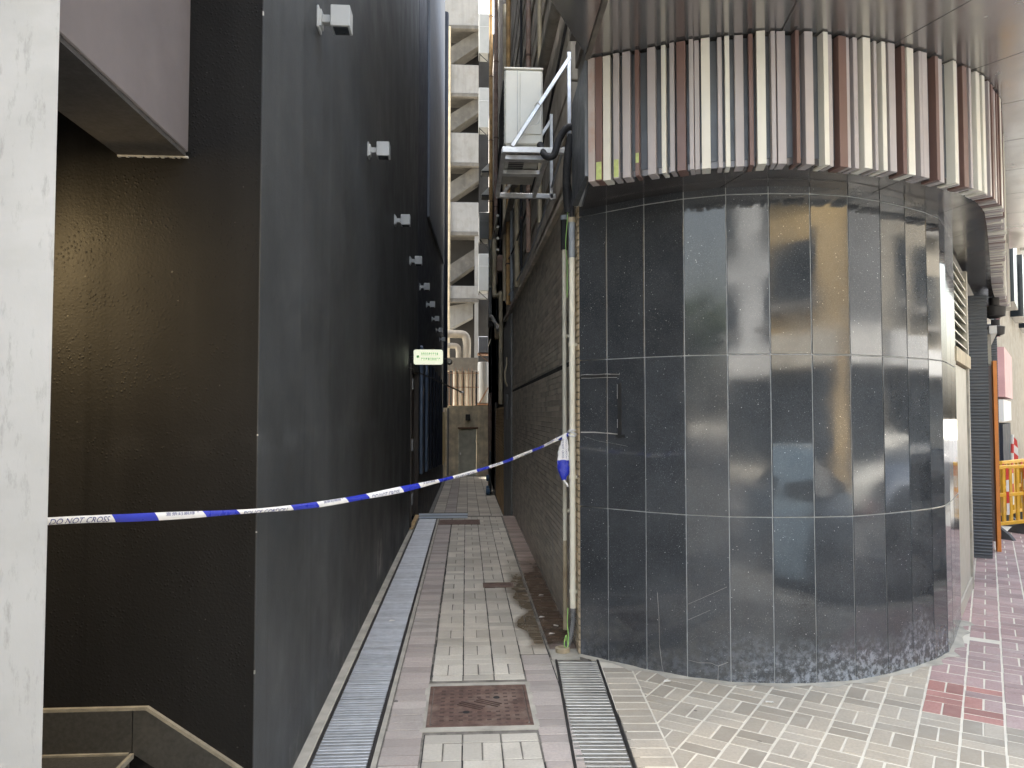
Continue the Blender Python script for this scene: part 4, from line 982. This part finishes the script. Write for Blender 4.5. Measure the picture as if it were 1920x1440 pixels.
duct('outer cream elbow duct above the rear yard', [(-1.2, 31.6, 5.05), (-.4, 31.6, 5.05), (-.08, 31.6, 5.0), (.02, 31.6, 4.75), (.02, 31.6, 4.3), (.02, 31.6, 3.98)], .17)
duct('inner smaller cream elbow duct above the rear yard', [(-1.2, 31.5, 4.55), (-.6, 31.5, 4.55), (-.38, 31.5, 4.5), (-.32, 31.5, 4.3), (-.32, 31.5, 3.98)], .12)
tk = thing('water_tank', 'tall cream upright tank box beside the bar fence', 'tank', (.7, 30.4, 2.1))
part('body', MB().lathe([(.22, 2.12), (.225, 2.14), (.225, 3.74), (.20, 3.78)], (.69, 30.4, 0), 'Z', 18), 'ac_far', tk, True)
part('stand', MB().bar((.5, 30.15, 2.05), (.9, 30.15, 2.75), .05, .05).box(.45, .95, 30.1, 30.2, 2.02, 2.09), 'rust_bar', tk)
part('support', MB().box(.47, .93, 30.05, 30.7, -1.3, 2.0), 'under', tk)
hb = thing('hanging_air_conditioner', 'dark blue grey unit hung over the tall cream tank', 'air conditioner', (.7, 29.6, 4.2))
part('casing', MB().box(.48, .86, 29.5, 30.2, 4.1, 4.75, .02), 'grey_sheet', hb); part('bracket', MB().bar((.5, 29.5, 4.05), (.86, 29.5, 3.75), .04, .04).box(.45, .9, 29.5, 30.2, 4.03, 4.09), 'rust_bar', hb)
stt = thing('stair_tower', 'white stair tower with open flights rising behind the alley', 'building', (0, 33, 0))
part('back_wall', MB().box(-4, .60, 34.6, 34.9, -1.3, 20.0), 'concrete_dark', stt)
BANDS = [(6.78, 7.35), (9.76, 11.1), (12.88, 14.24), (16.03, 17.34), (19.13, 20.9)]
for i, (z0, z1) in enumerate(BANDS):
    part('parapet', MB().box(-4, .53 if i else .95, 33.0, 33.2, z0, z1, .02), 'concrete_white', stt)
    part('landing_slab', MB().box(-4, .53, 33.2, 34.6, z0, z0 + .18), 'concrete_mid', stt)
    part('coping', MB().box(-4, .55, 32.97, 33.22, z0 - .16, z0 - .005, .01), 'concrete_mid', stt)
    if i < 4:
        zt = BANDS[i + 1][0]
        part('flight', MB().sheet([(-.80, 33.5, z1 + .18), (.55, 33.5, z1 + 1.15), (.55, 33.5, z1 + 1.9), (-.80, 33.5, z1 + 1.0)], (0, .9, 0)), 'concrete_mid', stt)
part('flight', MB().sheet([(-.80, 33.5, 5.45), (.30, 33.5, 6.05), (.30, 33.5, 6.7), (-.80, 33.5, 6.5)], (0, .9, 0)), 'concrete_white', stt)
part('corner_post', MB().box(.36, .53, 33.0, 33.2, 3.0, 6.77), 'concrete_white', stt)
part('corner_post', MB().box(.36, .53, 33.02, 33.2, 7.36, 9.59), 'concrete_white', stt)
part('rising_pipe', MB().tube([(-.78, 32.9, 3), (-.78, 32.9, 19)], .06, 10), 'cream_old', stt, True)
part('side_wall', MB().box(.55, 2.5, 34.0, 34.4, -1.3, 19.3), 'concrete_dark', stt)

# ================================================================== STREET SHOPS ON THE RIGHT
cd = thing('cream_doorway', 'cream doorway panel beside the end of the granite wall', 'doorway', (*FZ(1.6), 0))
part('panel', MB().prism([FP(1.02, -.02), FP(2.30, -.02), FP(2.30, -.10), FP(1.02, -.10)], 0, 2.12), 'cream_panel', cd)
part('post', MB().prism([FP(2.32, .0), FP(2.44, .0), FP(2.44, -.12), FP(2.32, -.12)], -.02, 3.1), 'cement', cd)
part('skirting', MB().prism([FP(1.02, -.005), FP(2.30, -.005), FP(2.30, -.018), FP(1.02, -.018)], 0, .12), 'cream_panel', cd)
part('head_frame', MB().prism([FP(.98, .01), FP(2.5, .01), FP(2.5, -.12), FP(.98, -.12)], 2.14, 2.26), 'cream_old', cd)
for i in range(9):
    z = 2.32 + i * .083
    part('louvre_blade', MB().sheet([(*FP(1.05, -.01), z), (*FP(2.4, -.01), z), (*FP(2.4, -.07), z + .06), (*FP(1.05, -.07), z + .06)], (0, 0, .012)), 'ac', cd)
part('louvre_void', MB().prism([FP(1.0, -.10), FP(2.45, -.10), FP(2.45, -.2), FP(1.0, -.2)], 2.27, 3.15), 'channel', cd)
rw = thing('shop_wall', 'recessed grey wall behind the ribbed columns along the street', 'wall', (*FZ(4), 0))
part('wall', MB().prism([FP(2.46, -.25), FP(12, -.35), FP(12, -.9), FP(2.46, -.9)], -.02, 3.2), 'grey_sheet', rw)
def ribbed(label, c0, c1, back, ztop):
    t = thing('ribbed_column', label, 'column', (*c0, 0), 'ribbed metal columns along the street')
    a, b = Vector((*c0, 0)), Vector((*c1, 0)); d = (b - a).normalized(); n_ = Vector((d.y, -d.x, 0)); L = (b - a).length
    bk = -n_ * back
    part('core', MB().prism([(a.x, a.y), (b.x, b.y), (b.x + bk.x, b.y + bk.y), (a.x + bk.x, a.y + bk.y)], -.02, ztop), 'grey_shutter', t)
    me = MB().lathe([(.013, -L / 2), (.013, L / 2)], (0, 0, 0), 'X', 8).mesh('rib', MAT['grey_shutter'], True); k = int(ztop / .038)
    for i in range(k):
        o = link('rib', me, t); m_ = (a + b) / 2 + n_ * .004; o.location = (m_.x - c0[0], m_.y - c0[1], .05 + i * .038); o.rotation_euler = (0, 0, math.atan2(d.y, d.x))
    return t
ribbed('near blue grey ribbed metal column beside the cream doorway', (5.965, 8.53), (6.15, 8.44), .5, 3.1)
ribbed('farther blue grey ribbed metal column behind the barriers', (7.98, 11.35), (8.30, 11.18), .5, 3.1)
sf = thing('shop_front', 'orange framed shop front between the two ribbed columns', 'shop front', (6.9, 9.6, 0))
part('orange_frame', MB().prism([(6.52, 8.86), (6.555, 8.84), (6.60, 8.93), (6.565, 8.95)], 0, 2.35), 'orange', sf)
part('glass', MB().prism([(6.62, 9.0), (7.75, 10.65), (7.71, 10.68), (6.58, 9.03)], .1, 2.3), 'mauve', sf)
part('white_jamb', MB().prism([(7.74, 10.60), (7.86, 10.78), (7.80, 10.84), (7.68, 10.66)], 0, 2.75), 'white_paint', sf)
part('head_rail', MB().bar((6.60, 8.95, 2.75), (7.85, 10.78, 2.75), .08, .10), 'white_paint', sf)
part('upper_panel', MB().prism([(6.62, 9.02), (7.75, 10.67), (7.72, 10.70), (6.59, 9.05)], 2.32, 2.70), 'cream_panel', sf)
for i, (p, lb_) in enumerate((((6.62, 8.95), 'near black speaker dome under the soffit past the first ribbed column'), ((8.15, 11.0), 'farther black speaker dome under the soffit'))):
    t = thing('soffit_lamp', lb_, 'lamp', (*p, 3.05))
    MB().lathe([(.05, -.16), (.12, -.13), (.13, -.02), (.06, .0), (.06, .10)], (0, 0, 0), 'Z', 14).build('housing', MAT['iron'], t, True)
    MB().lathe([(.07, -.168), (.06, -.161)], (0, 0, 0), 'Z', 12).build('lens', MAT['lens'], t)

def barrier(loc, rz, label):
    t = thing('barrier', label, 'barrier', loc, 'yellow plastic barriers by the shops', rz)
    L, H0, H1 = 1.0, .16, .98
    for z in (H0, .55, H1 - .05): MB().box(-L / 2, L / 2, -.022, .022, z, z + .05, .006).build('rail', MAT['yellow_plastic'], t)
    for i in range(7):
        x = -L / 2 + .03 + i * (L - .06) / 6
        MB().box(x - .028, x + .028, -.016, .016, H0 + .05, H1 - .05, .005).build('slat', MAT['yellow_plastic'], t)
    for s_ in (-1, 1):
        MB().sheet([(s_ * .36 - .03, -.26, 0), (s_ * .36 - .03, .26, 0), (s_ * .36 - .03, .20, .07), (s_ * .36 - .03, .05, .17), (s_ * .36 - .03, -.05, .17), (s_ * .36 - .03, -.20, .07)], (.06, 0, 0)).build('foot', MAT['rubber'], t)
    for i, x in enumerate((-.47, -.1, .30)):
        m = MB(); 
        for k in range(4): 
            m.cur = k % 2; m.box(x - .03, x + .03, -.026, -.0225, .3 + k * .16, .46 + k * .16)
        m.build('tape_wrap', [MAT['white_paint'], MAT['red_tape']], t)
    return t
barrier((7.55, 9.98, 0), R(22), 'nearer yellow plastic barrier leaning by the ribbed column')
barrier((8.45, 11.1, 0), R(35), 'farther yellow plastic barrier with red and white tape')
bp = thing('tape_pole', 'leaning pole wound with red and white tape behind the yellow barriers', 'pole', (8.9, 11.75, 0))
m = MB()
for k in range(9):
    m.cur = k % 2; m.tube([(.05 * k / 9, 0, k * .15), (.05 * (k + 1) / 9, 0, (k + 1) * .15 - .001)], .022, 10)
m.build('shaft', [MAT['white_paint'], MAT['red_tape']], bp)
m = MB()
for k in range(6):
    m.cur = (k + 1) % 2; m.sheet([(.05, -.01, 1.33 - k * .13), (.10 + .02 * math.sin(k), -.03, 1.26 - k * .13), (.10 + .02 * math.sin(k + 1), -.03, 1.13 - k * .13), (.05, -.01, 1.20 - k * .13)], (0, .004, 0))
m.build('tape_streamer', [MAT['white_paint'], MAT['red_tape']], bp)
MB().lathe([(.16, 0), (.15, .03), (.03, .06), (.02, .06)], (0, 0, 0), 'Z', 14).build('base', MAT['rubber'], bp)
# shops farther down the street
fs = thing('far_shop', 'distant pale shop block with pink sign down the street', 'building', (11, 14, 0))
part('wall', MB().prism([FP(9.6, -.3), FP(26, .3), FP(26, -6), FP(9.6, -6)], -.02, 12), 'duct', fs)
part('sign', MB().prism([FP(9.9, .05), FP(13, .08), FP(13, -.2), FP(9.9, -.28)], 2.0, 2.9), 'pink_sign', fs)
part('sign', MB().prism([FP(9.9, .02), FP(13, .05), FP(13, -.2), FP(9.9, -.28)], 1.55, 1.95), 'white_paint', fs)
part('door', MB().prism([FP(9.9, .0), FP(13, .03), FP(13, -.2), FP(9.9, -.28)], 0, 1.5), 'navy_clad', fs)
for i in range(4):
    for j in range(3): part('window', MB().prism([FP(10.6 + i * 3.2, .02 + .12 * i), FP(12.4 + i * 3.2, .05 + .12 * i), FP(12.4 + i * 3.2, -.35), FP(10.6 + i * 3.2, -.35)], 4.2 + j * 2.6, 5.8 + j * 2.6), 'glass', fs)

# ================================================================== CORDON TAPE
tp = thing('cordon_tape', 'blue and white police cordon tape strung across the alley', 'tape', (-1.2, 2.2, 1.4))
TP = [(-1.40, 1.83, 1.413), (-1.188, 2.22, 1.392), (-1.05, 2.48, 1.366), (-.92, 2.71, 1.345), (-.77, 2.97, 1.325), (-.62, 3.24, 1.313), (-.46, 3.53, 1.314), (-.31, 3.80, 1.320), (-.18, 4.03, 1.330),
      (-.05, 4.27, 1.342), (.10, 4.54, 1.362), (.26, 4.83, 1.39), (.40, 5.08, 1.425), (.54, 5.33, 1.468), (.66, 5.50, 1.515), (.755, 5.405, 1.552)]
TP[-2] = (.65, 5.42, 1.505); TP[-3] = (.53, 5.25, 1.462)
TC = crom(TP, 14); TLn = [0]
for i in range(1, len(TC)): TLn.append(TLn[-1] + (TC[i] - TC[i - 1]).length)
S_P = min(range(len(TC)), key=lambda i: abs(TC[i].x + 1.188)); S0 = TLn[S_P]     # where the pillar lets go of it
def tape_at(s_, w_):
    s_ = min(max(s_, 0), TLn[-1] - 1e-5)
    i = max(k for k in range(len(TLn)) if TLn[k] <= s_); i = min(i, len(TC) - 2); f = (s_ - TLn[i]) / (TLn[i + 1] - TLn[i])
    c = TC[i].lerp(TC[i + 1], f); d = (TC[i + 1] - TC[i]).normalized()
    side = Vector((d.y, -d.x, 0)).normalized(); up = side.cross(d).normalized()
    tw_ = R(8 + 16 * math.sin(s_ * 2.1 + .5) + 9 * math.sin(s_ * 5.3))
    half = .0120 + .0022 * math.sin(s_ * 3.7) + .0015 * math.sin(s_ * 9.1)
    v = up * math.cos(tw_) + side * math.sin(tw_); n_ = side * math.cos(tw_) - up * math.sin(tw_)
    x = w_ * half; bow = (1 - w_ * w_) * .0035
    return c + v * x + n_ * bow, n_
def tape_strip(s0, s1, slant=.012):
    m = MB(); nS = max(4, int((s1 - s0) / .012)); rows = [-1, -.6, -.2, .2, .6, 1]
    vs_ = []; fs = []
    for i in range(nS + 1):
        for w_ in rows:
            a = s0 + (s1 - s0) * i / nS
            if i in (0, nS): a -= w_ * slant
            p, n_ = tape_at(a, w_); vs_.append(p)
    k = len(rows)
    for i in range(nS):
        for j in range(k - 1): fs.append([i * k + j, (i + 1) * k + j, (i + 1) * k + j + 1, i * k + j + 1])
    nv = len(vs_)
    for i in range(nS + 1):
        for w_ in rows:
            a = s0 + (s1 - s0) * i / nS
            if i in (0, nS): a -= w_ * slant
            p, n_ = tape_at(a, w_); vs_.append(p - n_ * .0006)
    fs += [[a + nv for a in f[::-1]] for f in fs[:]]
    edge = [i * k for i in range(nS + 1)]; e2 = [i * k + k - 1 for i in range(nS + 1)]
    for E in (edge, e2):
        for a, b in zip(E[:-1], E[1:]): fs.append([a, b, b + nv, a + nv])
    return m.add(vs_, fs)
dg = None
def text_mesh(body, size, align='CENTER'):
    cu = bpy.data.curves.new('txt', 'FONT'); cu.body = body; cu.size = size; cu.align_x = 'LEFT'; cu.align_y = 'BOTTOM_BASELINE'; cu.resolution_u = 3
    ob = bpy.data.objects.new('txt', cu); COL.objects.link(ob)
    bpy.context.view_layer.update(); d = bpy.context.evaluated_depsgraph_get(); me = ob.evaluated_get(d).to_mesh()
    vs_ = [v.co.copy() for v in me.vertices]; fs = [list(p.vertices) for p in me.polygons]
    ob.evaluated_get(d).to_mesh_clear(); bpy.data.objects.remove(ob); bpy.data.curves.remove(cu)
    return vs_, fs
def tape_text(body, sa, sb, w0, w1, name='lettering', parent=None):
    vs_, fs = text_mesh(body, 1.0)
    if not vs_: return
    x0, x1 = min(v.x for v in vs_), max(v.x for v in vs_); y0, y1 = min(v.y for v in vs_), max(v.y for v in vs_)
    out = []
    for v in vs_:
        s_ = sa + (sb - sa) * (v.x - x0) / (x1 - x0); w_ = w0 + (w1 - w0) * (v.y - y0) / max(1e-6, y1 - y0)
        w_ = min(.96, max(-.96, w_)); p, n_ = tape_at(s_, w_); out.append(p + n_ * .0014)
    part(name, MB().add(out, fs), 'tape_ink', parent or tp)
SEGS = []; s_ = S0 - .075; ei = 0; kinds = []
pat = [('E', .283), ('B', .158), ('C', .195), ('B', .156)]
k = 0
while s_ < TLn[-1] - .02:
    kd, L = pat[k % 4]; e = min(s_ + L, TLn[-1]); SEGS.append((kd, s_, e)); s_ = e; k += 1
if SEGS[0][1] > 0: SEGS.insert(0, ('B', max(0, SEGS[0][1] - .15), SEGS[0][1]))
ecount = 0
for kd, a, b in SEGS:
    if kd == 'B': part('blue_section', tape_strip(a, b), 'tape_blue', tp, True); continue
    sec = part('white_section', tape_strip(a, b), 'tape_white', tp, True)
    if b - a < .12: continue
    if kd == 'E':
        if ecount == 0: tape_text('DO NOT CROSS', a + .078, b - .016, -.78, .72)
        elif ecount % 2: tape_text('POLICE CORDON', a + .025, b - .03, -1.35, .35)
        else: tape_text('DO NOT CROSS', a + .03, b - .03, -1.5, .1)
        ecount += 1
    else: tape_text('警察封鎖線・', a + .03, b - .03, .15, 1.55)
# knot round the thick pipe, and the loose tail
kn = MB()
for j, (z, tl) in enumerate(((1.545, .25), (1.560, -.2), (1.574, .1))):
    kn.tube([(.772 + .027 * math.cos(R(a)), 5.40 + .027 * math.sin(R(a)), z + .012 * math.sin(R(a + 90 * j)) * tl * 4) for a in range(0, 361, 24)], .006, 6)
kn.bar((.66, 5.43, 1.512), (.735, 5.412, 1.556), .022, .012, .004); kn.bar((.735, 5.408, 1.566), (.795, 5.42, 1.578), .02, .008, .003)
part('knot', kn, 'tape_white', tp)
def tail(z0, z1, f0, f1, col, seed):
    m = MB(); rr = random.Random(seed); nz, na = 16, 18; vs_ = []; fs = []
    for i in range(nz + 1):
        t = i / nz; z = z0 + (z1 - z0) * t; f = f0 + (f1 - f0) * t
        half = .012 + .030 * math.sin(min(1, f * 1.25) * math.pi * .62) ** 1.2
        if f > .82: half *= max(.22, 1 - (f - .82) * 4.2)
        cx = .712 - .010 * f + .004 * math.sin(f * 9)
        for j in range(na):
            a = 2 * math.pi * j / na
            cr_ = .0035 * math.sin(5 * a + f * 16) + .003 * math.sin(9 * a - f * 27)
            vs_.append((cx + (half + cr_) * math.cos(a), 5.40 + (.010 + .35 * cr_ + .006 * f) * math.sin(a), z + .003 * math.sin(3 * a)))
    for i in range(nz):
        for j in range(na): j2 = (j + 1) % na; fs.append([i * na + j, i * na + j2, (i + 1) * na + j2, (i + 1) * na + j])
    fs += [list(range(na)), [nz * na + j for j in range(na)]]
    m.add(vs_, fs); return part('tail', m, col, tp, True)
tail(1.545, 1.362, 0, .58, 'tape_white', 1); tail(1.3615, 1.218, .58, 1.0, 'tape_blue', 2)
part('tail_end', MB().tube([(.705, 5.395, 1.225), (.712, 5.39, 1.205), (.728, 5.388, 1.19), (.735, 5.387, 1.17)], .007, 7, 4), 'tape_white', tp, True)
for body, xo, hgt in (('DO NOT CROSS', .700, .016), ('POLICE CORDON', .724, .011)):
    vs_, fs = text_mesh(body, 1.0); x0, x1 = min(v.x for v in vs_), max(v.x for v in vs_); y0, y1 = min(v.y for v in vs_), max(v.y for v in vs_)
    out = [(xo + hgt * ((v.y - y0) / (y1 - y0) - .5), 5.3835 - .004 * (v.x - x0) / (x1 - x0), 1.515 - .14 * (v.x - x0) / (x1 - x0)) for v in vs_]
    part('lettering', MB().add(out, fs), 'tape_ink', tp)

# ================================================================== LITTER
rr = random.Random(5)
LIT = [(.66, 5.78, 'flattened white paper scrap on the wet brown pavers nearest the pipe foot'), (.72, 6.0, 'white cigarette end on the wet brown pavers below the conduit'), (.63, 6.25, 'pale paper scrap farther along the wet brown pavers'),
       (.70, 7.0, 'tiny white scrap at the foot of the tiled wall'), (1.27, 4.72, 'small white scrap at the foot of the granite near the short grating'), (1.78, 4.35, 'white cigarette end on the grey street pavers'),
       (-.60, 6.2, 'pale leaf scrap lying on the long grating')]
for x, y, lb_ in LIT:
    a = rr.uniform(0, 180); m = MB().obox((0, 0, .006), (.045, .012, .008), R(a), .002)
    if 'scrap' in lb_: m = MB().sheet([(-.025, -.01, .004), (.02, -.014, .009), (.028, .008, .005), (-.01, .014, .010)], (0, 0, .002))
    o = m.build('litter', MAT['litter']); o.location = (x, y, .002 if x > -.5 else .006); tag(o, lb_, 'litter')

# ================================================================== ACROSS THE STREET (mirrored in the granite)
def block(name, label, u0, u1, n0, h, mat, cols, rows, shop):
    t = thing(name, label, 'building', (*ST((u0 + u1) / 2, n0), 0))
    part('wall', MB().prism([ST(u0, n0), ST(u1, n0), ST(u1, n0 + 8), ST(u0, n0 + 8)], -.05, h), mat, t)
    part('shop_front', MB().prism([ST(u0 + .3, n0 - .06), ST(u1 - .3, n0 - .06), ST(u1 - .3, n0 - .005), ST(u0 + .3, n0 - .005)], .1, 2.7), 'glass', t)
    part('shop_sign', MB().prism([ST(u0 + .2, n0 - .35), ST(u1 - .2, n0 - .35), ST(u1 - .2, n0 - .005), ST(u0 + .2, n0 - .005)], 2.8, 3.6), shop, t)
    dw = (u1 - u0) / cols
    for i in range(cols):
        for j in range(rows):
            a, b = u0 + dw * (i + .2), u0 + dw * (i + .8); z0 = 4.4 + j * 2.9
            if z0 + 1.6 > h: continue
            w1 = part('window', MB().prism([ST(a, n0 - .03), ST(b, n0 - .03), ST(b, n0 - .004), ST(a, n0 - .004)], z0, z0 + 1.5), 'glass', t)
            part('ledge', MB().prism([ST(a - .1, n0 - .3), ST(b + .1, n0 - .3), ST(b + .1, n0 - .004), ST(a - .1, n0 - .004)], z0 - .22, z0 - .06), 'concrete_white', t)
    return t
block('town_house', 'grey rendered block across the street, mirrored left of centre in the granite', -16, -4, 11.3, 9.5, 'bld_grey', 4, 3, 'white_paint')
block('town_house', 'ochre rendered block across the street, mirrored in the middle of the granite', -3.8, 3, 11.3, 11, 'bld_ochre', 2, 3, 'bld_cream')
block('town_house', 'grey block across the street with white shop sign, mirrored right of centre', 3.2, 12, 11.3, 10, 'bld_dark', 3, 3, 'white_paint')
block('town_house', 'cream block farther up across the street', 12.2, 26, 11.3, 12, 'bld_dull', 5, 3, 'bld_grey')
block('town_house', 'tall cream block far up across the street', 26.2, 46, 11.3, 14, 'bld_cream', 6, 4, 'white_paint')
block('town_house', 'cream block far down across the street', -34, -16.2, 11.3, 9, 'bld_cream', 5, 2, 'cream_panel')

block('town_house', 'grey block at the far lower end of the street', -62, -34.2, 11.3, 11, 'bld_grey', 7, 2, 'cream_panel')
block('town_house', 'cream block closing the lower end of the street', -78, -64, -2, 12, 'bld_cream', 4, 3, 'white_paint')
def car(label, u, n0, mat, rz):
    x, y = ST(u, n0); t = thing('parked_car', label, 'car', (x, y, -.125), 'cars parked along the kerb', rz)
    st_ = [(-1.98, .60, .30, .62, .30, .50), (-1.93, .80, .24, .92, .50, .93), (-1.55, .85, .20, .96, .60, 1.30), (-1.0, .86, .18, .95, .66, 1.46), (0, .87, .18, .93, .68, 1.50), (.55, .86, .18, .92, .66, 1.42), (1.15, .85, .18, .88, .66, .96), (1.75, .80, .22, .74, .60, .78), (2.02, .66, .30, .60, .48, .62)]
    vs_ = []; fs = []
    for (l, hw, zs, zb, rw_, zr) in st_:
        zr = max(zr, zb + .01)
        vs_ += [(l, -hw * .93, zs), (l, -hw, (zs + zb) / 2), (l, -hw * .97, zb), (l, -rw_ * .96, zr - .03), (l, 0, zr), (l, rw_ * .96, zr - .03), (l, hw * .97, zb), (l, hw, (zs + zb) / 2), (l, hw * .93, zs)]
    for i in range(len(st_) - 1):
        for j in range(9): fs.append([i * 9 + j, i * 9 + (j + 1) % 9, (i + 1) * 9 + (j + 1) % 9, (i + 1) * 9 + j])
    fs += [list(range(9)), [(len(st_) - 1) * 9 + j for j in range(9)]]
    body = MB().add(vs_, fs).build('body', MAT[mat], t, True)
    for s_ in (-1, 1):
        w1 = MB(); P = [(-1.35, .99), (-1.1, 1.34), (-.12, 1.42), (-.12, .98)]; Q = [(-.05, .98), (-.05, 1.42), (.45, 1.36), (.98, .96)]
        for poly in (P, Q):
            pts = [(l, s_ * (.835 - (z - .95) * .46 + .012), z) for l, z in poly]; MB().sheet(pts, (0, s_ * .008, 0)).build('side_window', MAT['glass'], t)
        MB().box(-1.975, -1.86, s_ * .62 - .13, s_ * .62 + .13, .68, .88, .02).build('tail_lamp', MAT['tail'], t)
        MB().box(1.80, 1.955, s_ * .56 - .11, s_ * .56 + .11, .58, .70, .02).build('headlamp', MAT['white_paint'], t)
        for l in (-1.25, 1.28):
            wh = MB().lathe([(.20, -.10), (.30, -.10), (.315, -.06), (.315, .06), (.30, .10), (.20, .10)], (l, s_ * .80, .315), 'Y', 20).build('wheel', MAT['tyre'], t, True)
            MB().lathe([(.19, -.104), (.17, .104)], (l, s_ * .80, .315), 'Y', 16).build('rim', MAT['lampgrey'], wh)
    MB().sheet([(-1.96, -.62, .97), (-1.96, .62, .97), (-1.66, .56, 1.27), (-1.66, -.56, 1.27)], (-.02, 0, .01)).build('rear_window', MAT['glass'], t)
    MB().sheet([(1.10, -.66, 1.00), (1.10, .66, 1.00), (.62, .60, 1.40), (.62, -.60, 1.40)], (.02, 0, .02)).build('windscreen', MAT['glass'], t)
    MB().box(-2.05, -1.99, -.26, .26, .52, .63, .004).build('number_plate', MAT['white_paint'], t)
    return t
car('silver hatchback at the kerb, mirrored in the right of the granite', 8.4, 2.05, 'car_silver', R(52))
car('dark red car at the kerb ahead of the silver hatchback, mirrored in the granite', 13.2, 2.05, 'car_red', R(52))
car('pale blue car at the kerb nearest the camera, mirrored in the granite', 3.4, 2.1, 'car_blue', R(52))
car('white car in the far lane, mirrored above the silver hatchback', 9.6, 7.9, 'car_white', R(232))
# street tree
te = thing('street_tree', 'leafy kerbside tree down the street, mirrored green in the granite', 'tree', (*ST(-13.5, .35), 0))
MB().tube([(0, 0, 0), (.05, .02, 1.5), (0, .05, 3.0), (.15, 0, 4.2)], .12, 10, 4, None).build('trunk', MAT['bark'], te, True)
lm = MB()
for a in range(5): lm.tube([(0, .02, 2.6 + a * .25), (math.cos(a * 1.3) * .6, math.sin(a * 1.3) * .6, 3.4 + a * .25), (math.cos(a * 1.3) * 1.2, math.sin(a * 1.3) * 1.2, 3.9 + a * .3)], .045, 7)
lm.build('limbs', MAT['bark'], te, True)
cr = MB(); rr = random.Random(9)
cl = [(rr.gauss(0, .75), rr.gauss(0, .75), rr.gauss(4.2, .65), rr.uniform(.3, .6)) for _ in range(28)]
for i in range(2600):
    x, y, z, r_ = rr.choice(cl); d = Vector((rr.gauss(0, 1), rr.gauss(0, 1), rr.gauss(0, 1))).normalized() * r_ * rr.uniform(.5, 1)
    c = Vector((x, y, z)) + d; a = Vector((rr.gauss(0, 1), rr.gauss(0, 1), rr.gauss(0, .6))).normalized(); b = a.cross(Vector((rr.random(), rr.random(), rr.random()))).normalized(); l = rr.uniform(.06, .12)
    cr.add([c - a * l, c + b * l * .5, c + a * l, c - b * l * .5], [[0, 1, 2, 3]])
cr.build('crown', MAT['leaf'], te)
